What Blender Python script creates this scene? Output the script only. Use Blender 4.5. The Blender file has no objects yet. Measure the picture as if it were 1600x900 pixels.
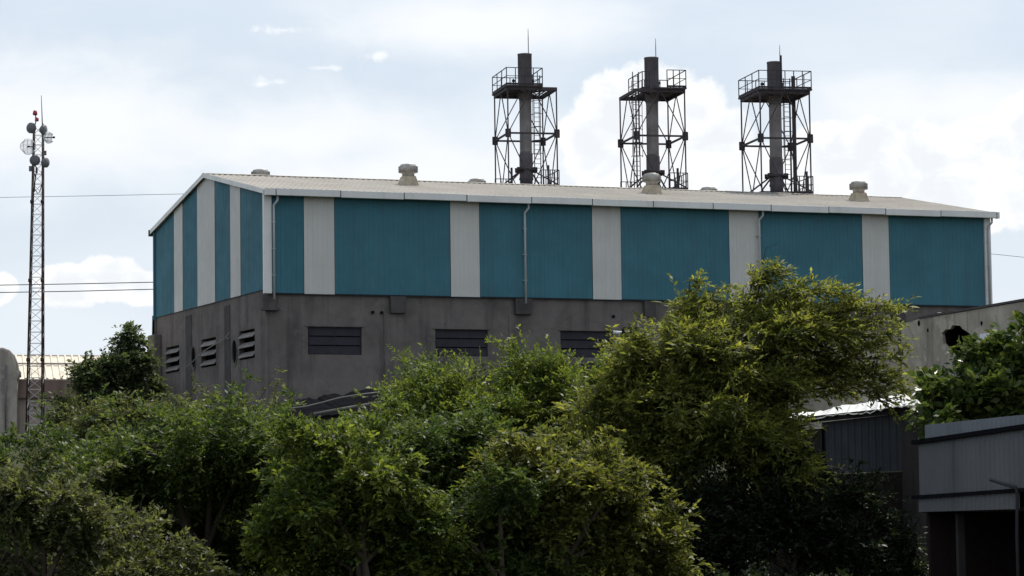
import bpy, bmesh, math, random
import numpy as np
from mathutils import Vector, Matrix, noise as mnoise
from mathutils.geometry import tessellate_polygon
R = math.radians
scene = bpy.context.scene
COL = scene.collection

# ------------------------------------------------------------------ camera, sky, sun, exposure
F_PX = 4579.7
YAW, PITCH, ROLL = R(22.56), R(4.60), R(-0.767)
ZB = 14.05                                     # height of the lower edge of the hall's cladding
CAM = Vector((-46.761, -146.26, ZB - 12.25))
fwd = Vector((math.sin(YAW)*math.cos(PITCH), math.cos(YAW)*math.cos(PITCH), math.sin(PITCH)))
rt0 = Vector((math.cos(YAW), -math.sin(YAW), 0)); up0 = rt0.cross(fwd)
RT = rt0*math.cos(ROLL) + up0*math.sin(ROLL)
UP = -rt0*math.sin(ROLL) + up0*math.cos(ROLL)
cam_d = bpy.data.cameras.new('camera'); cam = bpy.data.objects.new('camera', cam_d); COL.objects.link(cam)
m3 = Matrix((RT, UP, -fwd)).transposed()
cam.matrix_world = Matrix.Translation(CAM) @ m3.to_4x4()
cam_d.sensor_width = 36; cam_d.lens = F_PX/1600*36
cam_d.clip_start = 0.5; cam_d.clip_end = 6000
scene.camera = cam

SUN_AZ, SUN_EL = R(52), R(58)                  # azimuth clockwise from +Y
vs = scene.view_settings
vs.view_transform = 'Standard'; vs.look = 'None'; vs.gamma = 1; vs.use_curve_mapping = False
vs.exposure = 0.25
sun_d = bpy.data.lights.new('sun', 'SUN'); sun = bpy.data.objects.new('sun', sun_d); COL.objects.link(sun)
sun_d.energy = 4.0; sun_d.angle = R(0.6); sun_d.color = (1, .95, .86)
sdir = Vector((math.sin(SUN_AZ)*math.cos(SUN_EL), math.cos(SUN_AZ)*math.cos(SUN_EL), math.sin(SUN_EL)))
sun.rotation_euler = (-sdir).to_track_quat('-Z', 'Y').to_euler()

def ray(px, py):
    return (fwd + RT*((px-800)/F_PX) + UP*((450-py)/F_PX))
def at(px, py, d):                             # point at depth d (metres along the view axis)
    return CAM + ray(px, py)*d
def on_y(px, py, y):
    r = ray(px, py); return CAM + r*((y-CAM.y)/r.y)
def on_x(px, py, x):
    r = ray(px, py); return CAM + r*((x-CAM.x)/r.x)
def on_plane(px, py, p, n):
    r = ray(px, py); return CAM + r*((p-CAM).dot(n)/r.dot(n))
def ppm(d): return F_PX/d                      # photo pixels per metre at depth d

W_ = bpy.data.worlds.new('World'); scene.world = W_; W_.use_nodes = True
nt = W_.node_tree; nt.nodes.clear()
def N(t, **kw):
    n = nt.nodes.new(t)
    for k, v in kw.items(): setattr(n, k, v)
    return n
def L(a, b): nt.links.new(a, b)
def M_(op, a, b=None, c=None, clamp=False):
    n = N('ShaderNodeMath', operation=op, use_clamp=clamp)
    for i, v in enumerate((a, b, c)):
        if v is None: continue
        if isinstance(v, (int, float)): n.inputs[i].default_value = v
        else: L(v, n.inputs[i])
    return n.outputs[0]
SKY_STRENGTH = 0.1
sky = N('ShaderNodeTexSky', sky_type='NISHITA', sun_disc=False, sun_elevation=SUN_EL, sun_rotation=SUN_AZ,
        altitude=100, air_density=1.0, dust_density=2.5, ozone_density=1.0)
tc = N('ShaderNodeTexCoord'); sp = N('ShaderNodeSeparateXYZ'); L(tc.outputs['Generated'], sp.inputs[0])
az = M_('MULTIPLY', M_('ARCTAN2', sp.outputs[0], sp.outputs[1]), 57.2958)
el = M_('MULTIPLY', M_('ARCSINE', sp.outputs[2]), 57.2958)
cb = N('ShaderNodeCombineXYZ'); L(az, cb.inputs[0]); L(el, cb.inputs[1])
UV = cb.outputs[0]
def skyang(px, py):
    d = ray(px, py).normalized()
    return math.degrees(math.atan2(d.x, d.y)), math.degrees(math.asin(d.z))
def noise(scale, detail, rough, stretch=(1, 1, 1), dist=0.0):
    mp = N('ShaderNodeVectorMath', operation='MULTIPLY'); L(UV, mp.inputs[0]); mp.inputs[1].default_value = stretch
    n = N('ShaderNodeTexNoise'); L(mp.outputs[0], n.inputs['Vector'])
    n.inputs['Scale'].default_value = scale; n.inputs['Detail'].default_value = detail
    n.inputs['Roughness'].default_value = rough; n.inputs['Distortion'].default_value = dist
    return n.outputs['Fac']
def blobs(lst):
    out = None
    for px, py, a, b in lst:
        u, v = skyang(px, py); a /= 80; b /= 80
        m = N('ShaderNodeVectorMath', operation='MULTIPLY_ADD'); L(UV, m.inputs[0])
        m.inputs[1].default_value = (1/a, 1/b, 0); m.inputs[2].default_value = (-u/a, -v/b, 0)
        l = N('ShaderNodeVectorMath', operation='LENGTH'); L(m.outputs[0], l.inputs[0])
        out = l.outputs['Value'] if out is None else M_('SMOOTH_MIN', out, l.outputs['Value'], 0.25)
    return M_('SUBTRACT', 1.0, out)
def sstep(x, lo, hi):
    n = N('ShaderNodeMapRange', interpolation_type='SMOOTHSTEP'); L(x, n.inputs[0])
    n.inputs[1].default_value = lo; n.inputs[2].default_value = hi
    return n.outputs[0]
n_fine = noise(2.0, 8, .6); n_big = noise(.16, 5, .55, (1, 2.6, 1), .4); n_mid = noise(.5, 6, .55, (1, 1.7, 1), .3)
cum = blobs([(1010, 155, 88, 66), (960, 168, 66, 66), (915, 215, 50, 50), (1075, 175, 75, 62), (1118, 215, 72, 60), (930, 235, 60, 50),
             (1030, 270, 150, 90), (1150, 290, 130, 80), (1300, 240, 75, 60), (1365, 232, 62, 52), (1440, 245, 80, 60),
             (1530, 235, 80, 55), (1605, 190, 55, 50), (1440, 310, 280, 70),
             (105, 446, 62, 40), (170, 436, 60, 42), (225, 450, 50, 30), (-10, 450, 40, 30)])
small = blobs([(425, 128, 34, 12), (412, 131, 22, 8), (440, 47, 52, 9), (578, 90, 34, 13), (505, 106, 30, 5)])
cmask = sstep(M_('ADD', cum, M_('MULTIPLY', M_('SUBTRACT', n_fine, .5), .7)), 0.0, 0.24)
smask = M_('MULTIPLY', sstep(M_('ADD', small, M_('MULTIPLY', M_('SUBTRACT', n_fine, .5), 4.2)), 0.1, 1.5), .75)
veil = blobs([(60, 190, 420, 130), (420, 215, 420, 80), (640, 290, 420, 110), (1480, 170, 330, 70), (750, 40, 300, 60)])
vmask = sstep(M_('ADD', veil, M_('MULTIPLY', M_('SUBTRACT', n_mid, .5), 1.2)), -.25, .85)
gmask = sstep(n_big, .36, .72)                 # broken thin cloud over the whole dome
lowveil = sstep(el, 9.0, 0.5)
def mixc(fac, a, b):
    n = N('ShaderNodeMix', data_type='RGBA'); 
    L(fac, n.inputs[0]) if not isinstance(fac, (int, float)) else n.inputs[0].__setattr__('default_value', fac)
    for i, v in ((6, a), (7, b)):
        if isinstance(v, tuple): n.inputs[i].default_value = v
        else: L(v, n.inputs[i])
    return n.outputs[2]
SK = 1/SKY_STRENGTH
haze_c = tuple(SK*c for c in (.615, .695, .785)) + (1,)
veil_c = tuple(SK*c for c in (.76, .805, .855)) + (1,)
c = mixc(.82, sky.outputs[0], haze_c)
c = mixc(M_('MULTIPLY', gmask, .55), c, veil_c)
c = mixc(M_('MULTIPLY', lowveil, .6), c, veil_c)
c = mixc(M_('MULTIPLY', vmask, .9), c, tuple(SK*x for x in (.835, .855, .88)) + (1,))
cl_bright = tuple(SK*x for x in (.93, .93, .925)) + (1,); cl_shade = tuple(SK*x for x in (.77, .795, .825)) + (1,)
lump = noise(.9, 5, .6, (1, 1.4, 1), .5)
ccol = mixc(sstep(M_('ADD', M_('MULTIPLY', lump, 1.0), M_('MULTIPLY', cum, -.28)), .22, .52), cl_shade, cl_bright)
c = mixc(M_('MULTIPLY', cmask, .92), c, ccol)
c = mixc(smask, c, cl_bright)
bg = N('ShaderNodeBackground'); L(c, bg.inputs[0]); bg.inputs[1].default_value = SKY_STRENGTH
wo = N('ShaderNodeOutputWorld'); L(bg.outputs[0], wo.inputs[0])

# ------------------------------------------------------------------ helpers
def tag(o, label=None, cat=None, group=None, kind=None):
    if label: o['label'] = label
    if cat: o['category'] = cat
    if group: o['group'] = group
    if kind: o['kind'] = kind
    return o
def empty(name, loc, label, cat, group=None):
    o = bpy.data.objects.new(name, None); COL.objects.link(o); o.location = loc; o.empty_display_size = .3
    return tag(o, label, cat, group)

class MB:
    """collects shapes, given in world coordinates, into one mesh"""
    def __init__(s): s.v = []; s.f = []; s.smooth = []
    def add(s, vs, fs, smooth=False):
        b = len(s.v); s.v += [tuple(v) for v in vs]; s.f += [tuple(i+b for i in f) for f in fs]; s.smooth += [smooth]*len(fs)
    def hexa(s, p):                             # 8 points: bottom ring then top ring
        s.add(p, [(0, 3, 2, 1), (4, 5, 6, 7), (0, 1, 5, 4), (1, 2, 6, 5), (2, 3, 7, 6), (3, 0, 4, 7)])
    def box(s, a, b):
        x0, y0, z0 = a; x1, y1, z1 = b
        s.hexa([(x0, y0, z0), (x1, y0, z0), (x1, y1, z0), (x0, y1, z0), (x0, y0, z1), (x1, y0, z1), (x1, y1, z1), (x0, y1, z1)])
    def obox(s, o, ex, ey, ez):                 # oriented box: corner o and three edge vectors
        o = Vector(o); ex = Vector(ex); ey = Vector(ey); ez = Vector(ez)
        s.hexa([o, o+ex, o+ex+ey, o+ey, o+ez, o+ex+ez, o+ex+ey+ez, o+ey+ez])
    def tube(s, pts, rads, n=8, cap=True):
        pts = [Vector(p) for p in pts]
        if isinstance(rads, (int, float)): rads = [rads]*len(pts)
        b = len(s.v); ref = None
        for i, p in enumerate(pts):
            t = (pts[min(i+1, len(pts)-1)] - pts[max(i-1, 0)]).normalized()
            if ref is None: ref = t.orthogonal().normalized()
            ref = (ref - t*ref.dot(t)); ref = ref.normalized() if ref.length > 1e-6 else t.orthogonal().normalized()
            q = t.cross(ref)
            for k in range(n):
                a = 2*math.pi*k/n; s.v.append(tuple(p + (ref*math.cos(a)+q*math.sin(a))*rads[i]))
        for i in range(len(pts)-1):
            for k in range(n):
                a = b+i*n+k; c2 = b+i*n+(k+1) % n; s.f.append((a, c2, c2+n, a+n)); s.smooth.append(n > 6)
        if cap:
            s.f.append(tuple(b+k for k in reversed(range(n)))); s.smooth.append(False)
            e = b+(len(pts)-1)*n; s.f.append(tuple(e+k for k in range(n))); s.smooth.append(False)
    def bar(s, a, b, w, h=None):                # square-section bar
        a = Vector(a); b = Vector(b); t = (b-a).normalized(); h = h or w
        r = t.cross(Vector((0, 0, 1)));  r = r.normalized() if r.length > 1e-4 else Vector((1, 0, 0))
        u = r.cross(t)
        o = a - r*w/2 - u*h/2
        s.obox(o, r*w, t*(b-a).length, u*h)
    def lathe(s, c0, prof, n=24, axis=None):    # prof: (radius, height) along axis
        c0 = Vector(c0); ax = Vector(axis).normalized() if axis else Vector((0, 0, 1))
        x = ax.orthogonal().normalized(); y = ax.cross(x); b = len(s.v)
        for r, z in prof:
            for k in range(n):
                a = 2*math.pi*k/n; s.v.append(tuple(c0 + ax*z + (x*math.cos(a)+y*math.sin(a))*r))
        for i in range(len(prof)-1):
            for k in range(n):
                a = b+i*n+k; c2 = b+i*n+(k+1) % n; s.f.append((a, c2, c2+n, a+n)); s.smooth.append(True)
        s.f.append(tuple(b+k for k in reversed(range(n)))); s.smooth.append(False)
        e = b+(len(prof)-1)*n; s.f.append(tuple(e+k for k in range(n))); s.smooth.append(False)
    def prism(s, loops, vec):                   # planar polygon (outer loop, holes) given thickness vec
        vec = Vector(vec); flat = [Vector(p) for l in loops for p in l]
        tris = tessellate_polygon([[Vector(p) for p in l] for l in loops]); n = len(flat)
        s.add(flat + [p+vec for p in flat], [tuple(t) for t in tris] + [tuple(i+n for i in reversed(t)) for t in tris])
        b = len(s.v) - 2*n; i0 = 0
        for l in loops:
            m = len(l)
            for k in range(m):
                a = b+i0+k; c2 = b+i0+(k+1) % m; s.f.append((a, c2, c2+n, a+n)); s.smooth.append(False)
            i0 += m
    def build(s, name, mat, parent=None, bevel=0):
        me = bpy.data.meshes.new(name); me.from_pydata(s.v, [], s.f); me.validate()
        if len(me.polygons) == len(s.smooth): me.polygons.foreach_set('use_smooth', s.smooth)
        bm = bmesh.new(); bm.from_mesh(me); bmesh.ops.recalc_face_normals(bm, faces=bm.faces); bm.to_mesh(me); bm.free()
        o = bpy.data.objects.new(name, me); COL.objects.link(o); me.materials.append(mat)
        if parent:
            o.parent = parent; rw = root_loc(parent)
            me.transform(Matrix.Translation(-rw)); 
        if bevel:
            md = o.modifiers.new('bevel', 'BEVEL'); md.width = bevel; md.segments = 2; md.limit_method = 'ANGLE'
        return o
def root_loc(o):
    v = Vector((0, 0, 0))
    while o: v += o.location; o = o.parent
    return v

# ------------------------------------------------------------------ materials
def mat(name, base, rough=.6, metal=0.0, var=.25, nscale=1.5, dirt=None, streak=0.0, bump=0.0, bscale=30, spec=.5, patch=0.0):
    m = bpy.data.materials.new(name); m.use_nodes = True; t = m.node_tree; p = t.nodes['Principled BSDF']
    co = t.nodes.new('ShaderNodeTexCoord').outputs['Object']
    def nz(scale, detail=6, st=None):
        v = co
        if st:
            mp = t.nodes.new('ShaderNodeMapping'); mp.inputs['Scale'].default_value = st; t.links.new(co, mp.inputs[0]); v = mp.outputs[0]
        n = t.nodes.new('ShaderNodeTexNoise'); t.links.new(v, n.inputs['Vector']); n.inputs['Scale'].default_value = scale; n.inputs['Detail'].default_value = detail
        n.inputs['Roughness'].default_value = .62
        return n.outputs['Fac']
    def rng(x, a, b, c=0, d=1):
        r = t.nodes.new('ShaderNodeMapRange'); t.links.new(x, r.inputs[0])
        for i, v in enumerate((a, b, c, d)): r.inputs[i+1].default_value = v
        return r.outputs[0]
    def mix(f, a, b):
        n = t.nodes.new('ShaderNodeMix'); n.data_type = 'RGBA'
        t.links.new(f, n.inputs[0])
        for i, v in ((6, a), (7, b)):
            if isinstance(v, tuple): n.inputs[i].default_value = v+(1,) if len(v) == 3 else v
            else: t.links.new(v, n.inputs[i])
        return n.outputs[2]
    lo = tuple(x*(1-var) for x in base); hi = tuple(min(1, x*(1+var)) for x in base)
    col = mix(rng(nz(nscale), .3, .7), lo, hi)
    dirt = dirt or tuple(x*.35 for x in base)
    if streak:
        col = mix(rng(nz(1.0, 5, (1.3, 1.3, .11)), .52, .75, 0, streak), col, dirt)
        col = mix(rng(nz(.45, 6), .5, .8, 0, streak*.8), col, dirt)
    if patch:
        col = mix(rng(nz(.55, 3, (1, 1, 1.7)), .57, .60, 0, patch), col, tuple(min(1, x*1.35) for x in base))
        col = mix(rng(nz(.8, 4, (1.2, 1.2, .8)), .61, .64, 0, patch), col, tuple(x*.6 for x in base))
        vo = t.nodes.new('ShaderNodeTexVoronoi'); vo.feature = 'DISTANCE_TO_EDGE'; vo.inputs['Scale'].default_value = .33
        ds = t.nodes.new('ShaderNodeVectorMath'); ds.operation = 'ADD'; nn_ = t.nodes.new('ShaderNodeTexNoise'); nn_.inputs['Scale'].default_value = 1.3; nn_.inputs['Detail'].default_value = 6
        t.links.new(co, nn_.inputs['Vector']); t.links.new(co, ds.inputs[0]); t.links.new(nn_.outputs['Color'], ds.inputs[1]); t.links.new(ds.outputs[0], vo.inputs['Vector'])
        col = mix(rng(vo.outputs['Distance'], .0, .012, patch, 0), col, dirt)
    t.links.new(col, p.inputs['Base Color']); p.inputs['Metallic'].default_value = metal
    p.inputs['Specular IOR Level'].default_value = spec
    t.links.new(rng(nz(nscale*3), .3, .7, max(.05, rough-.12), min(1, rough+.12)), p.inputs['Roughness'])
    if bump:
        b = t.nodes.new('ShaderNodeBump'); b.inputs['Strength'].default_value = bump; b.inputs['Distance'].default_value = .02
        t.links.new(nz(bscale, 8), b.inputs['Height']); t.links.new(b.outputs[0], p.inputs['Normal'])
    return m
MT = {}
MT['teal'] = mat('teal_paint', (.050, .152, .196), .6, 0, .12, .4, (.055, .105, .13), .55, spec=.12)
MT['white'] = mat('white_paint', (.50, .49, .47), .5, 0, .06, .5, (.36, .34, .31), .35)
MT['trim'] = mat('white_trim', (.66, .655, .64), .45, 0, .06, .6, (.35, .33, .3), .35)
MT['roof'] = mat('roof_sheet', (.345, .315, .275), .6, 0, .14, .35, (.27, .22, .17), .5)
MT['concrete'] = mat('weathered_concrete', (.140, .123, .118), .9, 0, .18, .8, (.055, .05, .05), .85, .5, 14, spec=.12, patch=0.24)
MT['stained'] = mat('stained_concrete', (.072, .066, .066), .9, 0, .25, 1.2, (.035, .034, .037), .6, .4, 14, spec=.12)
MT['pale_concrete'] = mat('pale_concrete', (.33, .295, .25), .9, 0, .3, .7, (.09, .078, .066), .95, .5, 14, spec=.12, patch=0.5)
MT['dark_slat'] = mat('dark_louvre', (.030, .028, .036), .6, 0, .2, 2, spec=.12)
MT['louvre'] = mat('grey_louvre', (.16, .15, .145), .6, 0, .3, 2, spec=.12)
MT['black'] = mat('black_void', (.010, .010, .012), .95, 0, .2, 2, spec=0.0)
MT['galv'] = mat('galvanised', (.34, .33, .31), .5, .5, .25, 3, (.2, .15, .1), .5)
MT['vent_base'] = mat('rusty_vent_base', (.36, .31, .23), .7, 0, .25, 3, (.22, .13, .07), .6)
MT['pipe'] = mat('pvc_pipe', (.42, .43, .44), .5, 0, .1, 2, (.2, .2, .2), .3)
MT['steel'] = mat('dark_steel', (.050, .046, .054), .7, 0, .4, 3, (.055, .03, .02), .6, spec=.12)
MT['stack'] = mat('stack_steel', (.20, .19, .195), .7, 0, .22, 1.5, (.03, .027, .027), .7, spec=.12)
MT['stack_hot'] = mat('stack_sooty', (.105, .096, .105), .75, 0, .25, 1.5, (.02, .018, .018), .6, spec=.12)
MT['lattice'] = mat('mast_lattice', (.45, .44, .43), .5, .2, .2, 3)
MT['mast'] = mat('mast_leg', (.050, .036, .035), .6, 0, .3, 1.2, (.085, .028, .02), .5, spec=.12)
MT['dish'] = mat('dish_grey', (.13, .13, .14), .6, 0, .15, 3)
MT['grid'] = mat('grid_grey', (.62, .65, .68), .5, 0, .1, 3)
MT['red'] = mat('beacon_red', (.32, .02, .03), .3, 0, .1, 5)
MT['wire'] = mat('wire_black', (.03, .03, .033), .6, 0, .2, 2, spec=.12)
MT['tin'] = mat('white_tin_roof', (.72, .70, .66), .32, .45, .15, 1.0, (.3, .27, .24), .45, .2, 8)
MT['sheet'] = mat('blue_grey_sheet', (.115, .118, .128), .6, 0, .12, .7, (.05, .047, .05), .7, spec=.12)
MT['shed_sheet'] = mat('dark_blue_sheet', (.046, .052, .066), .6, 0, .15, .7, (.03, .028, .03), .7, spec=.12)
MT['top_sheet'] = mat('pale_blue_sheet', (.16, .172, .195), .55, 0, .12, .7, (.08, .08, .085), .6, spec=.12)
MT['tank'] = mat('pale_tank', (.36, .34, .31), .7, 0, .15, 2, (.2, .18, .15), .5)
MT['pole'] = mat('weathered_pole', (.12, .116, .108), .8, 0, .25, 2, (.1, .09, .08), .5)
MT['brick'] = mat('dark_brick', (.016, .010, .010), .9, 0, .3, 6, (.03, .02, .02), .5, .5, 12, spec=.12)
MT['post'] = mat('grey_post', (.036, .033, .034), .85, 0, .2, 3, (.07, .06, .06), .5, spec=.12)
MT['plaster'] = mat('pinkish_plaster', (.36, .30, .265), .9, 0, .14, .6, (.12, .085, .075), .6, spec=.12)
MT['cornice'] = mat('brown_band', (.20, .14, .12), .9, 0, .14, .6, (.08, .05, .045), .5, spec=.12)
MT['parapet'] = mat('grey_plaster', (.38, .34, .30), .9, 0, .14, .6, (.12, .10, .09), .6, spec=.12, patch=0.3)
MT['far_roof'] = mat('cream_sheet', (.68, .61, .50), .5, 0, .12, .5, (.38, .32, .25), .5)
MT['bark'] = mat('bark', (.06, .047, .036), .95, 0, .3, 5, spec=.12)
MT['ground'] = mat('dry_ground', (.035, .036, .018), .95, 0, .4, .15, (.04, .05, .02), .6, spec=.12)
MT['rope'] = mat('pale_rope', (.24, .22, .19), .9, 0, .2, 4)
MT['cloth'] = mat('pale_sheet', (.6, .62, .66), .6, 0, .1, 2, (.35, .35, .36), .4)
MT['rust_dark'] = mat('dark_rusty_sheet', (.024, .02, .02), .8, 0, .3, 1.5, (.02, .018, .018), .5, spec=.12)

def leaf_mat(name, base, young, trans=.45, rough=.5):
    m = bpy.data.materials.new(name); m.use_nodes = True; t = m.node_tree; t.nodes.clear()
    at_ = t.nodes.new('ShaderNodeAttribute'); at_.attribute_name = 'tint'
    ge = t.nodes.new('ShaderNodeNewGeometry')
    mx = t.nodes.new('ShaderNodeMix'); mx.data_type = 'RGBA'; t.links.new(at_.outputs['Fac'], mx.inputs[0])
    mx.inputs[6].default_value = base+(1,); mx.inputs[7].default_value = young+(1,)
    hv = t.nodes.new('ShaderNodeHueSaturation'); t.links.new(mx.outputs[2], hv.inputs['Color'])
    mr = t.nodes.new('ShaderNodeMapRange'); t.links.new(ge.outputs['Random Per Island'], mr.inputs[0]); mr.inputs[3].default_value = .55; mr.inputs[4].default_value = 1.4
    t.links.new(mr.outputs[0], hv.inputs['Value'])
    p = t.nodes.new('ShaderNodeBsdfPrincipled'); t.links.new(hv.outputs[0], p.inputs['Base Color']); p.inputs['Roughness'].default_value = rough
    p.inputs['Specular IOR Level'].default_value = .2
    tr = t.nodes.new('ShaderNodeBsdfTranslucent')
    br = t.nodes.new('ShaderNodeMix'); br.data_type = 'RGBA'; br.blend_type = 'MULTIPLY'; br.inputs[0].default_value = 1
    t.links.new(hv.outputs[0], br.inputs[6]); br.inputs[7].default_value = (1.7, 1.7, .9, 1)
    t.links.new(br.outputs[2], tr.inputs['Color'])
    ms = t.nodes.new('ShaderNodeMixShader'); ms.inputs[0].default_value = trans
    t.links.new(p.outputs[0], ms.inputs[1]); t.links.new(tr.outputs[0], ms.inputs[2])
    o = t.nodes.new('ShaderNodeOutputMaterial'); t.links.new(ms.outputs[0], o.inputs[0])
    return m
LF = {
 'acacia': leaf_mat('acacia_leaf', (.050, .066, .022), (.21, .215, .055), .52),
 'green': leaf_mat('green_leaf', (.026, .048, .016), (.095, .125, .032)),
 'yellow': leaf_mat('yellow_green_leaf', (.048, .060, .018), (.18, .185, .045)),
 'bright': leaf_mat('bright_leaf', (.038, .066, .018), (.15, .18, .036)),
 'olive': leaf_mat('olive_leaf', (.040, .050, .024), (.12, .13, .055)),
 'dark': leaf_mat('dark_leaf', (.018, .030, .014), (.045, .065, .024)),
 'dull': leaf_mat('dull_leaf', (.034, .050, .028), (.085, .105, .05)),
 'shade': leaf_mat('shade_leaf', (.010, .016, .009), (.024, .034, .016), .3),  # leaf colour darkened to carry the shade low in the thicket
 'broad': leaf_mat('broad_leaf', (.026, .050, .018), (.12, .15, .036), .35, .35),
}

# ------------------------------------------------------------------ ground
def ground_z(d):
    t = min(1, max(0, (d-66)/(128-66))); return -.35 + 6.3*t*t*(3-2*t)
GF = Vector((math.sin(YAW), math.cos(YAW), 0)); GR = Vector((math.cos(YAW), -math.sin(YAW), 0))
def gz(p):
    return ground_z((Vector((p[0], p[1], 0))-Vector((CAM.x, CAM.y, 0))).dot(GF))
g = MB(); ds = [-2500, -300, -60, 0, 30, 50, 60] + list(range(66, 132, 4)) + [135, 160, 200, 300, 600, 1500, 3500]
xs = [-3000, -600, -200, -80, -40, 0, 40, 80, 200, 600, 3000]
vv = []
for d in ds:
    for x in xs:
        p = Vector((CAM.x, CAM.y, 0)) + GF*d + GR*x; vv.append((p.x, p.y, ground_z(d)))
nx = len(xs)
g.add(vv, [(i*nx+j, i*nx+j+1, (i+1)*nx+j+1, (i+1)*nx+j) for i in range(len(ds)-1) for j in range(nx-1)], True)
tag(g.build('ground', MT['ground']), kind='structure')

# ------------------------------------------------------------------ factory hall
HL, HW, HH, HR = 44.16, 21.54, 5.4, 2.05
hall = empty('factory_hall', (0, 0, 6.0), 'long factory hall with teal and white ribbed cladding above a stained grey concrete base', 'factory')
zc, zt = ZB, ZB+HH
b = MB(); b.prism([[(0, .16, zc-.1), (0, HW-.1, zc-.1), (0, HW-.1, zt-.1), (0, HW/2, zt+HR-.1), (0, .16, zt-.1)]], (HL, 0, 0))
for i, v in enumerate(b.v): b.v[i] = (v[0]+.2 if v[0] < 1 else v[0]-.06, v[1], v[2])
b.build('wall_core', MT['stained'], hall)

def rib_profile(length, pitch, depth):
    """offsets along a sheet: (s, out)"""
    out = []; s = 0; n = max(1, round(length/pitch)); p = length/n
    for i in range(n):
        a = i*p
        out += [(a, 0), (a+p*.62, 0), (a+p*.70, depth), (a+p*.92, depth)]
    out.append((length, 0)); return out
def rib_sheet(mb, o, ds_, dh, out, length, heights, pitch=.28, depth=.016):
    """ribbed sheet: o corner, ds_ unit run, dh unit up, out unit outwards; heights(s)->(h0,h1)"""
    o = Vector(o); pr = rib_profile(length, pitch, depth); b0 = len(mb.v)
    for s, q in pr:
        h0, h1 = heights(s)
        for h in (h0, h1): mb.v.append(tuple(o + ds_*s + out*q + dh*h))
    for i in range(len(pr)-1):
        a = b0+2*i; mb.f.append((a, a+2, a+3, a+1)); mb.smooth.append(False)
X, Y, Z = Vector((1, 0, 0)), Vector((0, 1, 0)), Vector((0, 0, 1))
fb = [433, 475.5, 523.5, 704.5, 750.3, 926.3, 971.4, 1140.5, 1187.5, 1348.5, 1390.5, 1544]
fx = [on_y(p, 400, 0).x for p in fb]; fx[0] = .38; fx[-1] = HL-.36
for i in range(len(fx)-1):
    white = i % 2 == 1; b = MB()
    rib_sheet(b, (fx[i]+.012, .06 if white else .075, zc), X, Z, -Y, fx[i+1]-fx[i]-.024, lambda s: (0 if not white else -.03, HH-.02))
    tag(b.build('cladding_panel', MT['white' if white else 'teal'], hall), 'white ribbed cladding strip' if white else 'teal ribbed cladding panel')
gb = [241, 270.5, 284, 306.8, 334.3, 358.4, 374.3, 411]
gy = [on_x(p, 420, 0).y for p in gb]; gy[0] = HW-.15; gy[-1] = .30
def gtop(y): return HH + HR*(1-abs(y-HW/2)/(HW/2)) - .10
for i in range(len(gy)-1):
    white = i % 2 == 1; b = MB(); ln = gy[i]-gy[i+1]-.024
    rib_sheet(b, (.06 if white else .075, gy[i]-.012, zc), -Y, Z, -X, ln, lambda s: (.19, gtop(gy[i]-.012-s)))
    # the apex lies inside one panel: that sheet follows the ridge through its many ribs
    tag(b.build('cladding_panel', MT['white' if white else 'teal'], hall), 'white cladding strip on the gable' if white else 'teal cladding panel on the gable')
for (x0, y0, x1, y1) in ((-.06, -.06, .37, .20), (HL-.35, -.06, HL+.06, .20)):
    b = MB(); b.box((x0, y0, zc-.05), (x1, y1, zt-.03)); b.build('corner_trim', MT['trim'], hall, .02)
b = MB(); b.box((-.05, HW-.16, zc+.02), (.2, HW+.01, zt-.05)); b.build('corner_trim', MT['teal'], hall)
b = MB(); b.box((.37, -.02, zc-.075), (HL-.35, .10, zc-.035)); b.build('drip_flashing', MT['dark_slat'], hall)

# roof: two ribbed slopes with thickness, ridge cap, barge trims
OV, EX0, EX1 = .42, .12, .34
def roof_pt(x, y, dz=0): return Vector((x, y, zt + HR*(1-abs(y-HW/2)/(HW/2)) + dz))
for side in (0, 1):
    b = MB(); ya = -OV if side == 0 else HW+OV
    pr = rib_profile(HL+EX0+EX1, .34, .035); b0 = len(b.v)
    for s, q in pr:
        for y in (ya, HW/2):
            b.v.append(tuple(roof_pt(-EX0+s, y, .04+q))); 
        for y in (ya, HW/2):
            b.v.append(tuple(roof_pt(-EX0+s, y, .0)))
    for i in range(len(pr)-1):
        a = b0+4*i; c2 = a+4
        for q in ((a, c2, c2+1, a+1), (a+2, a+3, c2+3, c2+2), (a, a+2, c2+2, c2)): b.f.append(q); b.smooth.append(False)
    rf = b.build('roof_slope', MT['roof'], hall)
    if side == 0: front_roof = rf
b = MB()
for i in range(21):
    x0 = -EX0-.03 + i*(HL+EX0+EX1+.06)/21; x1 = x0 + (HL+EX0+EX1+.06)/21 - .03
    for sg in (-1, 1):
        b.obox(roof_pt(x0, HW/2, .085+.006*(i % 2)), (x1-x0, 0, 0), roof_pt(0, HW/2+sg*.32)-roof_pt(0, HW/2), (0, 0, .02))
b.build('ridge_cap', MT['roof'], front_roof)
for xe, ex in ((-EX0, -.025), (HL+EX1, .025)):
    for ya in (-OV+.13, HW+OV):
        b = MB(); p0 = roof_pt(xe, ya, -.17); p1 = roof_pt(xe, HW/2, -.17)
        b.obox(p0, (ex, 0, 0), p1-p0, (0, 0, .26)); b.build('barge_trim', MT['trim'], hall)
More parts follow.
